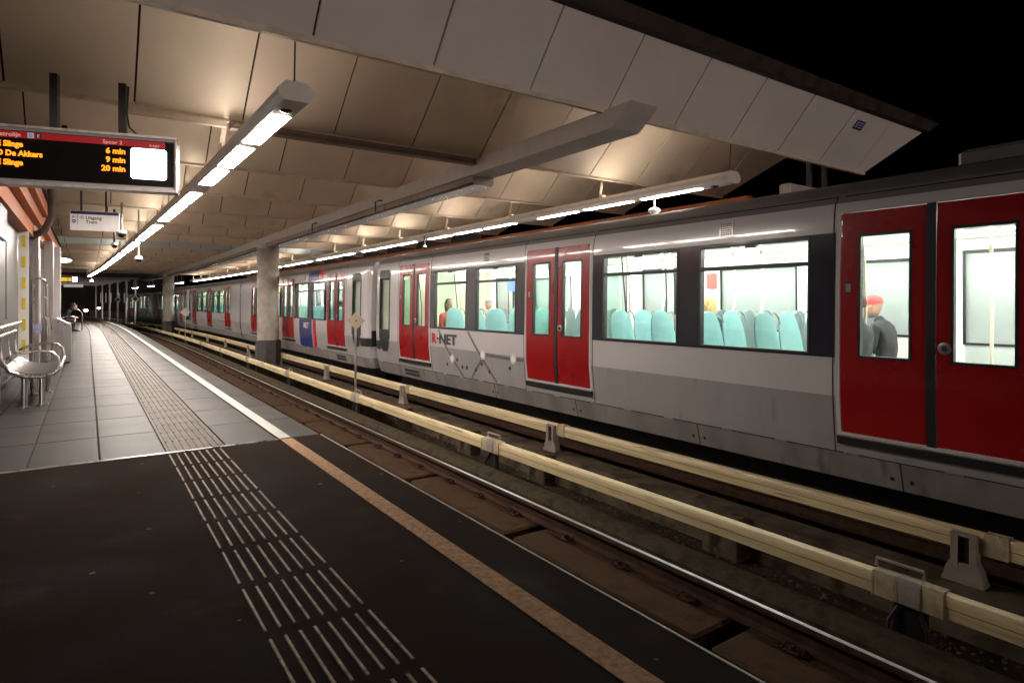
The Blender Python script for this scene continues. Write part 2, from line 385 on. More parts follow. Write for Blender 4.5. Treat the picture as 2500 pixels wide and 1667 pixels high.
# ================================================================== TRACK
RP = [(-.07, 0), (-.07, .012), (-.015, .03), (-.009, .11), (-.035, .125), (-.035, .148), (-.028, .16), (.028, .16), (.035, .148), (.035, .125), (.009, .11), (.015, .03), (.07, .012), (.07, 0)]
def rail(x, label, yend=112):
    e = empty('rail', (0, 0, 0), label, 'rail', 'running rails')
    ys = fr(-14, 28, 14) + fr(30, yend, 2)
    mb = MB(); mb.sweep(RP, ys, x, -1.06); mb.build('rail_body', M_rust, e)
    mb = MB(); mb.sweep([(-.020, .1595), (-.019, .1625), (.012, .1625), (.013, .1595)], ys, x, -1.06); mb.build('rail_head', M_railtop, e)
rail(2.53, 'running rail tucked under the platform edge')
rail(3.97, 'shiny running rail on brown concrete blocks beside the platform')
rail(6.41, 'running rail under the near side of the train'); rail(7.85, 'running rail under the far side of the train')
def track_slab(clips):
    e = empty('track_slab')
    mb = MB(); mb.rbox(-.50, .30, 0, 2.22, -.24, 0, .02)
    for c in (.37, 1.11, 1.85): mb.rbox(-.13, .13, c - .11, c + .11, 0, .012, .008)
    mb.build('concrete_block', M_plinth, e)
    if clips:
        for c in (.37, 1.11, 1.85):
            mb = MB()
            for sx in (-1, 1):
                mb.tube([(sx * .12, c, .0), (sx * .12, c, .045)], .013, 8)
                mb.ball((sx * .12, c, .045), .02, .02, .014, 8, 4)
                mb.tube([(sx * .14, c - .07, .015), (sx * .10, c - .07, .04), (sx * .065, c - .02, .035), (sx * .065, c + .02, .035), (sx * .10, c + .07, .04), (sx * .14, c + .07, .015)], .009, 6)
                mb.box(sx * .07 - .02 if sx > 0 else -.155, .155 if sx > 0 else -.05, c - .05, c + .05, .012, .02)
            mb.build('rail_clip', M_rust, e)
    return e
proto = None; proto2 = None; gs = 'brown concrete blocks carrying the shiny rail'
for i in range(36):
    y0 = -1.92 + i * 2.36
    if i < 15:
        if proto is None: o = proto = track_slab(True)
        else: o = copy_tree(proto)
    else:
        if proto2 is None: o = proto2 = track_slab(False)
        else: o = copy_tree(proto2)
    o.location = (3.97 + bend(y0 + 1.1), y0, -1.06)
    if y0 > 30: o.rotation_euler = (0, 0, math.atan(2 * (y0 - 29) / 940))
    lab = ('%s brown concrete block under the shiny rail, counted from the camera' % ORD[i - 1]) if 0 < i <= 20 else ('brown concrete block under the shiny rail just below the frame' if i == 0 else 'small brown concrete block under the curving far end of the shiny rail')
    tag(o, lab, 'track block', gs)
mb = MB(); mb.sweep([(-.3, -.24), (-.3, 0), (.3, 0), (.3, -.24)], YS, 2.53, -1.06); tag(mb.build('inner_track_plinth', M_plinth), 'long concrete plinth under the rail hidden by the platform edge', 'track plinth')
mb = MB()
for i in range(120):
    yy = -3 + i * .75
    mb.hexa([W(5.95, yy, -1.3), W(8.3, yy, -1.3), W(8.3, yy + .24, -1.3), W(5.95, yy + .24, -1.3), W(5.95, yy, -1.07), W(8.3, yy, -1.07), W(8.3, yy + .24, -1.07), W(5.95, yy + .24, -1.07)])
tag(mb.build('far_track_sleepers', M_plinth), kind='stuff')

# power rails
def power_rail(name, x, ztop, label, sw):
    e = empty(name, (0, 0, 0), label, 'power rail', 'cream covered power rails')
    ys = fr(-14, 28, 7) + fr(30, 112, 2)
    mb = MB(); mb.sweep([(-.052, -.076), (-.054, -.030), (-.040, -.007), (-.016, 0), (.016, 0), (.040, -.007), (.054, -.030), (.054, -.076)], ys, x, ztop)
    mb.build('top_cover', M_cream, e)
    mb = MB(); mb.sweep([(-.047, -.150), (-.050, -.083), (.050, -.083), (.050, -.150)], ys, x, ztop); mb.build('side_cover', M_cream, e)
    mb = MB(); mb.sweep([(-.045, -.084), (-.045, -.075), (.045, -.075), (.045, -.084)], ys, x, ztop); mb.build('seam', M_gap, e)
    return e
p1 = power_rail('power_rail', 4.55, -.60, 'nearer cream power rail cover running between the two tracks', 1)
p2 = power_rail('power_rail', 5.66, -.50, 'farther cream power rail cover running along the foot of the train', 1)
def sleeve(x, y, zt, d, parent, m, nm):
    mb = MB(); w_ = .062 * d
    for a, b in ((0, .010), (.010, .14), (.14, .150)):
        s_ = 1.05 if b - a < .05 else 1.
        mb.sweep([(-w_ * s_, -.156), (-w_ * s_, -.03), (-.042 * s_, .008 * s_), (.042 * s_, .008 * s_), (w_ * s_, -.03), (w_ * s_, -.156)], [y + a, y + b], x, zt)
    return mb.build(nm, m, parent)
gb = 'dark brackets under the nearer power rail'; gst = 'grey stands under the farther power rail'
sy = [1.87 + 5.15 * k for k in range(-1, 20)]
brk = std = None
for k, y in enumerate(sy):
    if k == 0: continue
    sleeve(4.55, y - .21, -.60, 1, p1, M_cream2, 'joint_sleeve'); sleeve(4.55, y + .075, -.60, 1, p1, M_cream2, 'joint_sleeve')
    sleeve(4.55, y - .08, -.597, 1.08, p1, M_stand, 'joint_box')
    if k < 6:
        mb = MB(); xb = 4.55 + bend(y)
        mb.tube([(xb + .07, y - .05, -.60), (xb + .07, y - .05, -.545), (xb + .07, y + .25, -.545), (xb + .07, y + .25, -.60)], .013, 8); mb.build('lifting_handle', M_stand, p1)
        sleeve(5.66, y - .22, -.50, .98, p2, M_cream2, 'joint_sleeve')
    if brk is None:
        brk = empty('rail_bracket')
        mb = MB(); mb.box(-.09, .09, -.16, .16, -.51, -.49); mb.box(-.02, .02, -.10, .10, -.49, -.17)
        mb.tube([(-.06, -.12, -.50), (-.05, -.12, -.30), (-.02, -.06, -.18)], .015, 8); mb.tube([(-.06, .12, -.50), (-.05, .12, -.30), (-.02, .06, -.18)], .015, 8)
        mb.build('bracket_frame', M_black, brk)
        for s_ in (-1, 1):
            mb = MB(); mb.tube([(-.075, s_ * .11, -.49), (-.075, s_ * .11, -.42), (-.07, s_ * .11, -.40)], [.022, .018, .012], 8); mb.build('insulator', M_cream2, brk)
        mb = MB(); mb.rbox(-.16, .10, -.26, .26, -.68, -.51, .01); mb.build('foot_block', M_kerb, brk)
        o = brk
    else: o = copy_tree(brk)
    o.location = (4.55 + bend(y), y, -.60)
    tag(o, '%s dark bracket from the camera under the nearer cream power rail' % ORD[k - 1], 'rail bracket', gb)
    if std is None:
        std = empty('rail_stand')
        mb = MB()
        for s_ in (-1, 1):
            mb.loft([[(-.045, s_ * .031, -.34 + .0), (.045, s_ * .031, -.34), (.045, s_ * .135, -.34), (-.045, s_ * .135, -.34)],
                     [(-.045, s_ * .031, -.27), (.045, s_ * .031, -.27), (.045, s_ * .12, -.27), (-.045, s_ * .12, -.27)],
                     [(-.045, s_ * .040, -.20), (.045, s_ * .040, -.20), (.045, s_ * .085, -.20), (-.045, s_ * .085, -.20)],
                     [(-.045, s_ * .040, -.01), (.045, s_ * .040, -.01), (.045, s_ * .085, -.01), (-.045, s_ * .085, -.01)]])
        mb.box(-.05, .05, -.085, .085, -.009, .012); mb.box(-.045, .045, -.030, .030, -.34, -.22)
        mb.box(-.058, .058, -.14, .14, -.372, -.341)
        mb.build('stand_frame', M_stand, std)
        mb = MB(); mb.box(-.01, .03, -.032, .032, -.22, -.01); mb.build('insulator', M_rust, std)
        mb = MB(); mb.rbox(-.14, .10, -.22, .24, -.72, -.373, .015); mb.build('foot_block', M_kerb, std)
        o = std
    else: o = copy_tree(std)
    o.location = (5.60 + bend(y), y + .05, -.53)
    tag(o, '%s grey waisted stand from the camera under the farther cream power rail' % ORD[k - 1], 'rail stand', gst)

# trash and stones along the trackbed
mb = MB()
for i in range(4000):
    yy = random.uniform(1.5, 26); xx = random.choice([random.uniform(4.15, 5.4), random.uniform(2.75, 3.45), random.uniform(4.85, 5.4)])
    zz = -1.28 if not (yy > 11.4 and xx > 4.83) else -.88
    r = random.uniform(.006, .02)
    mb.ball((xx, yy, zz + r * .4), r, r * random.uniform(.6, 1.3), r * .7, 5, 3)
tag(mb.build('loose_gravel', mat('gravel', (.085, .066, .050), .9, spec=.05, var=.5, vs=12)), kind='stuff')

tc_ = []
for yy in fr(-4, 30, 1.1): tc_.append((4.78 + .05 * math.sin(yy * 1.3) + .02 * math.sin(yy * 4.1), yy, -1.24 + .012 * math.sin(yy * 2.7)))
mb = MB(); mb.tube(tc_, .028, 8); mb.tube([(x + .09 + .02 * math.sin(y * 2), y, z) for x, y, z in tc_], .02, 8)
tag(mb.build('track_cable', M_black), 'two black cables lying loosely on the trackbed behind the nearer power rail', 'cable')
# ================================================================== CANOPY (folded soffit)
ZV = 1.26 + 2.30; AMP = 1.25; PER = 2.95; V0 = 5.40; XE = 11.3; XW = -7.0
can = empty('station_canopy', (5, 30, 3.56), 'folded beige panel canopy ceiling over the platform and both tracks', 'canopy')
pil_inv = Matrix.Translation((-5, -30, -3.56))
def put(o): o.matrix_parent_inverse = pil_inv; return o
def xend(z): return XE + (z - ZV) * 1.15
SEAM = [.45 + 1.17 * k for k in range(-7, 10)]
def fold(ya, za, yb, zb, m, seams, nm):
    # one sloping row of panels between the lines (ya,za) and (yb,zb); real thickness upward
    mb = MB(); g_ = .011
    n = Vector((0, -(zb - za), (yb - ya))).normalized()
    if n.z < 0: n = -n
    xl = [XW] + [q for q in seams if XW < q < XE - .2] + [None]
    for a, b in zip(xl, xl[1:]):
        a0 = a + g_; b0 = (b - g_) if b is not None else xend(za); b1 = (b - g_) if b is not None else xend(zb)
        e = .02
        A_ = Vector((a0, ya, za)); B_ = Vector((b0, ya, za)); C_ = Vector((b1, yb, zb)); D_ = Vector((a0, yb, zb))
        wob = random.uniform(-.006, .006)
        up = n * .03; sag = n * wob
        mb.hexa([A_ + sag, B_ + sag, C_ + sag, D_ + sag, A_ + up, B_ + up, C_ + up, D_ + up], random.choice((0, 0, 2, 3)))
    b0, b1 = xend(za), xend(zb)
    u1 = n * .031; u2 = n * .10
    mb.hexa([Vector((XW, ya, za)) + u1, Vector((b0, ya, za)) + u1, Vector((b1, yb, zb)) + u1, Vector((XW, yb, zb)) + u1,
             Vector((XW, ya, za)) + u2, Vector((b0, ya, za)) + u2, Vector((b1, yb, zb)) + u2, Vector((XW, yb, zb)) + u2], 1)
    return put(mb.build(nm, [m, M_gap] + ([M_panel_g, M_panel_p] if m == M_panel else [m, m]), can, smooth=False))
NF = 18
for k in range(NF):
    yv = V0 + PER * k
    mp_ = M_panel_b if k == 8 else M_panel
    sm = SEAM
    if k == 0:
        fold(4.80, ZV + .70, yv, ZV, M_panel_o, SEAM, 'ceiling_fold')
    else:
        fold(yv - PER / 2, ZV + AMP, yv, ZV, mp_, SEAM, 'ceiling_fold')
    if k < NF - 1:
        fold(yv + .03, ZV + .02, yv + PER / 2, ZV + AMP, M_panel, SEAM, 'ceiling_fold')
    mb = MB(); mb.box(XW, XE + .02, yv - .012, yv + .045, ZV - .035, ZV + .03); put(mb.build('fold_rim', M_rim, can))
# dark fascia along the near edge
mb = MB()
mb.hexa([(XW, 4.70, ZV + .71), (xend(ZV + .7) + .06, 4.70, ZV + .71), (xend(ZV + .7) + .06, 4.80, ZV + .71), (XW, 4.80, ZV + .71),
         (XW, 4.62, ZV + .86), (xend(ZV + .85) + .06, 4.62, ZV + .86), (xend(ZV + .85) + .06, 6.6, ZV + 1.35), (XW, 6.6, ZV + 1.35)])
put(mb.build('roof_edge', M_fascia, can))
mb = MB(); mb.box(XW, 12.6, 6.5, V0 + PER * (NF - 1) + .3, ZV + AMP + .12, ZV + AMP + .2); put(mb.build('roof_deck', M_fascia, can))
yl = V0 + PER * (NF - 1)
mb = MB(); mb.box(XW, XE, yl + .05, yl + .12, ZV, ZV + .5); put(mb.build('end_board', M_rim, can))
# small sticker on the front slope
n_ = Vector((0, -.70, -.60)).normalized()
mb = MB()
c0 = Vector((10.15, 4.93, ZV + .55)) + n_ * .012
ux = Vector((1, 0, 0)); uy = Vector((0, .6, -.70)).normalized()
mb.hexa([c0 - ux * .13 - uy * .07, c0 + ux * .13 - uy * .07, c0 + ux * .13 + uy * .07, c0 - ux * .13 + uy * .07, c0 - ux * .13 - uy * .07 + n_ * .006, c0 + ux * .13 - uy * .07 + n_ * .006, c0 + ux * .13 + uy * .07 + n_ * .006, c0 - ux * .13 + uy * .07 + n_ * .006])
st = mb.build('notice_plate', mat('plate blue', (.03, .04, .25), .4, var=.05)); tag(st, 'small blue and white notice plate on the sloping canopy edge', 'notice plate')
mb = MB()
def plate_bar(u0, u1, v0_, v1): 
    mb.add([c0 + ux * a + uy * b + n_ * .008 for a, b in ((u0, v0_), (u1, v0_), (u1, v1), (u0, v1))], [(0, 1, 2, 3)])
plate_bar(-.04, .11, -.045, -.03); plate_bar(-.04, .11, -.01, .005); plate_bar(-.04, .09, .03, .045); plate_bar(-.10, -.06, -.05, .05)
mb.build('plate_print', mat('plate white', (.6, .6, .62), .5, var=0), st)

# long box beam on the columns
PX = [(4.9, 5.275), (30, 5.275), (50, 4.85), (66, 3.85)]
def bx(y): return 5.275 + bend(y)
be = empty('roof_beam', (5.275, 5, 3.3), 'long grey box beam with a slanted tip resting on the round columns', 'beam')
mb = MB(); ys = fr(5.25, 30, 6) + fr(32, 64, 2)
mb.loft([[(5.05, 4.95, 3.54), (5.50, 4.95, 3.54), (5.50, 4.94, 3.55), (5.05, 4.94, 3.55)], [(5.05, 5.25, 3.31), (5.50, 5.25, 3.31), (5.50, 5.25, 3.55), (5.05, 5.25, 3.55)]] +
        [[(bx(y) - .225, y, 3.31), (bx(y) + .225, y, 3.31), (bx(y) + .225, y, 3.55), (bx(y) - .225, y, 3.55)] for y in ys[1:]])
o = mb.build('beam_box', M_beam, be); o.matrix_parent_inverse = Matrix.Translation((-5.275, -5, -3.3))
mb = MB(); ys2 = fr(8.45, 30, 3) + fr(32, 62, 2)
mb.loft([[(bx(y) - .17, y, 3.16), (bx(y) + .17, y, 3.16), (bx(y) + .20, y, 3.20), (bx(y) + .20, y, 3.305), (bx(y) - .20, y, 3.305), (bx(y) - .20, y, 3.20)] for y in ys2])
o = mb.build('cable_duct', M_duct, be); o.matrix_parent_inverse = Matrix.Translation((-5.275, -5, -3.3))
for y in (12.0, 16.4):
    mb = MB(); mb.tube([(5.03, y, 3.38), (4.97, y, 3.38), (4.97, y + .22, 3.38), (4.97, y + .22, 3.17)], .016, 8)
    o = mb.build('conduit', M_dpost, be); o.matrix_parent_inverse = Matrix.Translation((-5.275, -5, -3.3))
# conduit along the first inner fold line
cd = empty('ceiling_conduit', (0, 0, 0), 'brown conduit running across the ceiling along a fold behind the lamp row', 'conduit')
mb = MB(); mb.box(.35, 1.42, 8.27, 8.345, 3.44, 3.515); mb.build('pale_trunking', M_rim, cd)
mb = MB(); mb.box(1.46, 5.0, 8.20, 8.335, 3.42, 3.515); mb.box(1.5, 4.9, 8.16, 8.20, 3.46, 3.50)
mb.build('dark_trunking', mat('brown steel', (.12, .08, .06), .5, var=.3), cd)

# columns
gcol = 'round concrete columns between the tracks'
for i, (y, lab) in enumerate([(22.6, 'nearest thick round concrete column with a dark base between the tracks'), (50.5, 'distant round concrete column with a dark base between the tracks')]):
    x = 5.22 + bend(y) * (1.0 if i == 0 else .9)
    e = empty('concrete_column', (x, y, -.9), lab, 'column', gcol)
    mb = MB(); N = 28
    mb.loft([[(.36 * math.cos(a), .36 * math.sin(a), z) for a in [2 * math.pi * q / N for q in range(N)]] for z in (.88, 2.0, 3.2, 3.85, 4.2)])
    mb.build('shaft', M_conc, e)
    mb = MB(); mb.loft([[(.43 * math.cos(a) , .43 * math.sin(a), z) for a in [2 * math.pi * (q + .5) / 8 for q in range(8)]] for z in (-.38, .86)] + [[(.40 * math.cos(a), .40 * math.sin(a), .88) for a in [2 * math.pi * (q + .5) / 8 for q in range(8)]]])
    mb.build('base', M_base, e)
    mb = MB(); mb.loft([[(.375 * math.cos(a), .375 * math.sin(a), z) for a in [2 * math.pi * q / N for q in range(N)]] for z in (4.06, 4.205)]); mb.build('collar', M_beam, e)

# ================================================================== LAMP ROWS
OCT = [(-.105, 0), (-.15, .045), (-.152, .10), (-.09, .165), (.09, .165), (.152, .10), (.15, .045), (.105, 0)]
P1 = [(5.5, 1.52), (10, 1.475), (16, 1.34), (24, 1.12), (38, .67), (49.8, .1)]
def lamp_row(path, y0, y1, zb, label, lamps, gname):
    e = empty('lamp_row', (path(y0), y0, zb), label, 'lamp row', gname)
    inv = Matrix.Translation((-path(y0), -y0, -zb))
    def P(o): o.matrix_parent_inverse = inv; return o
    mb = MB(); mb.sweep(OCT, fr(y0, y1, 2.0), 0, zb, xf=path); P(mb.build('housing', M_house, e))
    mb = MB(); mb.sweep([(q[0] * 1.04, q[1] * 1.04 - .003) for q in OCT], [y0 - .02, y0 + .015], 0, zb, xf=path)
    P(mb.build('end_cap', M_house, e))
    mb = MB(); mb.tube([(path(y0), y0 + .06, zb + .16), (path(y0), y0 + .06, zb + .19)], .03, 10); mb.tube([(path(y0), y0 + .06, zb + .19), (path(y0), y0 + .02, ZV + .25)], .008, 6)
    P(mb.build('suspension_cable', M_dpost, e))
    mb = MB(); mb.ball((path(y0 + .3), y0 + .32, zb), .055, .055, .02, 14, 4, zmax=0); P(mb.build('emergency_lamp', M_disp, e))
    for a, L in lamps:
        mb = MB(); dw = .088 if path(6) < 3 else .05
        mb = MB(); mb.sweep([(-dw, -.006), (-dw, .004), (dw, .004), (dw, -.006)], [a, a + L], 0, zb, xf=path)
        P(mb.build('diffuser', M_lamp, e))
    for a, L in lamps:
        mb = MB(); mb.sweep([(-.05, .163), (-.05, .171), (.05, .171), (.05, .163)], [a, a + L], 0, zb, xf=path)
        P(mb.build('ceiling_fill_strip', M_up if path(6) < 3 else M_up2, e))  # unseen glowing strip added on the housing to brighten the ceiling
    k = 1
    while V0 + PER * k < y1:
        y = V0 + PER * k; x = path(y)
        mb = MB(); mb.hexa([(x - .16, y - .004, zb + .10), (x - .10, y - .004, zb + .12), (x - .10, y + .004, zb + .12), (x - .16, y + .004, zb + .10), (x - .11, y - .004, zb + .42), (x - .05, y - .004, zb + .42), (x - .05, y + .004, zb + .42), (x - .11, y + .004, zb + .42)])
        mb.tube([(x - .08, y, zb + .38), (x - .08, y, ZV + .01)], .012, 6); mb.box(x - .12, x - .02, y - .03, y + .03, zb + .15, zb + .2)
        P(mb.build('hanger', M_rim, e)); k += 1
    return e
def lamps_for(y1, st=6.07):
    L = []; y = st
    while y < y1 - 1.3:
        for i in range(3):
            if y + i * 1.47 < y1 - 1.3: L.append((y + i * 1.47, 1.21))
        y += 5.05
    return L
lamp_row(lambda y: lerp_path(P1, y), 5.55, 49.8, 3.04, 'long hanging row of glowing lamps over the near platform', lamps_for(49.8), 'hanging lamp rows')
lamp_row(lambda y: 7.86 + bend(y), 5.62, 57.0, 3.04, 'long hanging row of glowing lamps over the train', lamps_for(57, 6.2), 'hanging lamp rows')
gl_ = 'separate lamps beyond the canopy'
base = None
for i, (y, lab) in enumerate([(62, 'first separate lamp beyond the end of the lamp row over the train'), (68, 'second separate lamp beyond the lamp row over the train'), (76, 'third separate lamp beyond the lamp row over the train'), (85, 'last separate lamp far beyond the lamp row over the train')]):
    if base is None:
        e = base = empty('hanging_lamp')
        mb = MB(); mb.loft([[(q[0], yy, q[1]) for q in OCT] for yy in (-1.5, 1.5)]); mb.tube([(0, -1, .16), (0, -1, .9)], .012, 6); mb.tube([(0, 1, .16), (0, 1, .9)], .012, 6); mb.build('housing', M_house, e)
        mb = MB(); mb.box(-.09, .09, -1.4, 1.4, -.006, .002); mb.build('diffuser', M_lamp, e)
    else: e = copy_tree(base)
    e.location = (7.86 + bend(y), y, 3.04); e.rotation_euler = (0, 0, math.atan(2 * (y - 30) / 940)); tag(e, lab, 'lamp', gl_)

# ================================================================== TRAIN
XT, XF = 5.80, 8.46
PROF = [(-.42, .13), (-.14, .055), (.06, .03), (.15, .022), (.36, .002), (.386, 0.), (.76, 0.), (1.4, .008), (1.93, .022), (2.03, .027), (2.10, .033), (2.13, .038), (2.2, .058), (2.30, .125)]
def prof(z):
    if z <= PROF[0][0]: return PROF[0][1]
    for (a, pa), (b, pb) in zip(PROF, PROF[1:]):
        if z <= b: return pa + (pb - pa) * (z - a) / (b - a)
    return PROF[-1][1]
NOSE = [(0, .13), (.03, .085), (.08, .05), (.16, .025), (.30, .008), (.45, 0)]
def nose(s):
    for (a, pa), (b, pb) in zip(NOSE, NOSE[1:]):
        if s <= b: return pa + (pb - pa) * (s - a) / (b - a)
    return 0.
class Car:
    def __init__(s, y0, dr, L, k=1., nose_b=True):
        s.y0, s.dr, s.L, s.k, s.nb = y0, dr, L, k, nose_b
    def y(s, t): return s.y0 + s.dr * t * s.k
    def ins(s, t): return max(nose(t), nose(s.L - t) if s.nb else 0)
    def pt(s, t, z, off=0., far=False):
        y = s.y(t); d = prof(z) + s.ins(t)
        x = (XF - d + off) if far else (XT + d - off)
        return W(x, y, z)
    def zs(s, z0, z1):
        return sorted(set([round(z0, 4), round(z1, 4)] + [q[0] for q in PROF if z0 + .01 < q[0] < z1 - .01]))
    def ts(s, t0, t1):
        st = .35 if (s.y(t0) > 28 or s.y(t1) > 28) and t1 - t0 > .4 else 3.
        c = set([round(t0, 4), round(t1, 4)] + [round(q[0], 4) for q in NOSE if t0 + .005 < q[0] < t1 - .005])
        if s.nb: c |= set(round(s.L - q[0], 4) for q in NOSE if t0 + .005 < s.L - q[0] < t1 - .005)
        c |= set(fr(t0, t1, 1.5 if s.y(t1) > 28 else 4.)) 
        return sorted(c)
    def patch(s, mb, t0, t1, z0, z1, off=.003, th=.02, mi=0, far=False):
        T = s.ts(t0, t1); Z = s.zs(z0, z1); n = len(Z)
        vs = [s.pt(t, z, off, far) for t in T for z in Z] + [s.pt(t, z, off - th, far) for t in T for z in Z]
        o = len(T) * n; fs = []
        for i in range(len(T) - 1):
            for j in range(n - 1):
                a = i * n + j; fs.append((a, a + 1, a + n + 1, a + n)); fs.append((o + a, o + a + n, o + a + n + 1, o + a + 1))
            a = i * n; fs.append((a, a + n, o + a + n, o + a)); a = i * n + n - 1; fs.append((a, o + a, o + a + n, a + n))
        for j in range(n - 1):
            fs.append((j, o + j, o + j + 1, j + 1)); a = (len(T) - 1) * n + j; fs.append((a, a + 1, o + a + 1, o + a))
        mb.add(vs, fs, mi)
    def ring(s, mb, t0, t1, z0, z1, w_, off, th, mi=0, far=False):
        s.patch(mb, t0, t1, z0, z0 + w_, off, th, mi, far); s.patch(mb, t0, t1, z1 - w_, z1, off, th, mi, far)
        s.patch(mb, t0, t0 + w_, z0 + w_, z1 - w_, off, th, mi, far); s.patch(mb, t1 - w_, t1, z0 + w_, z1 - w_, off, th, mi, far)
    def wall(s, mb, openings, z0, z1, off, th, matf, far=False, t0=0., t1=None):
        t1 = s.L if t1 is None else t1
        tb = set([t0, t1]); zb = set([z0, z1]) | set(q[0] for q in PROF if z0 < q[0] < z1)
        for a, b, c, d in openings: tb |= {a, b}; zb |= {c, d}
        tb = sorted(q for q in tb if t0 <= q <= t1); zb = sorted(q for q in zb if z0 <= q <= z1)
        Z = zb
        for a, b in zip(tb, tb[1:]):
            tm = (a + b) / 2
            for c, d in zip(Z, Z[1:]):
                zm = (c + d) / 2
                if any(o[0] < tm < o[1] and o[2] < zm < o[3] for o in openings): continue
                T = s.ts(a, b)
                for u, v in zip(T, T[1:]):
                    mb.add([s.pt(u, c, off, far), s.pt(v, c, off, far), s.pt(v, d, off, far), s.pt(u, d, off, far)], [(0, 1, 2, 3)], matf((u + v) / 2, zm))
HALF_D = [(1.54, 3.02), (6.43, 7.94), (11.43, 12.94)]
HALF_W = [(3.24, 4.53), (4.86, 6.14), (8.21, 9.51), (9.82, 11.14)]
BANDS = [(3.00, 6.39), (8.00, 11.38)]
HL = 15.11
seat_me = None
def seat_mesh():
    mb = MB()
    zs = [(.44, .20, 0), (.60, .22, .03), (.85, .215, .075), (1.00, .19, .10), (1.08, .155, .115), (1.125, .10, .12), (1.14, .04, .122)]
    fr_, bk = [], []
    for face, dy, mi in ((0, 0., 0), (1, .055, 1)):
        rows = []
        for z, w_, l in zs:
            row = []
            for q in range(7):
                u = -1 + q / 3; row.append((u * w_, l + dy - (.02 * (u * u)) * (1 if face == 0 else -1) * -1 - (.012 if face == 0 and abs(u) < .9 else 0), z))
            rows.append(row)
        vs = [p for r in rows for p in r]
        mb.add(vs, [(i * 7 + j, i * 7 + j + 1, (i + 1) * 7 + j + 1, (i + 1) * 7 + j) for i in range(6) for j in range(6)], mi)
        fr_.append(rows)
    A_, B_ = fr_
    edgeA = [r[0] for r in A_] + A_[-1][1:-1] + [r[-1] for r in A_][::-1]; edgeB = [r[0] for r in B_] + B_[-1][1:-1] + [r[-1] for r in B_][::-1]
    n = len(edgeA); mb.add(edgeA + edgeB, [(i, i + 1, n + i + 1, n + i) for i in range(n - 1)], 0)
    mb.rbox(-.21, .21, -.42, .03, .38, .46, .03, 0); mb.box(-.05, .05, -.25, -.12, .01, .38, 1)
    mb.tube([(.12, .15, 1.08), (.19, .13, 1.13), (.225, .10, 1.08), (.225, .08, 1.0)], .011, 6, 1)
    return mb.build('seat', [M_teal, M_shell])
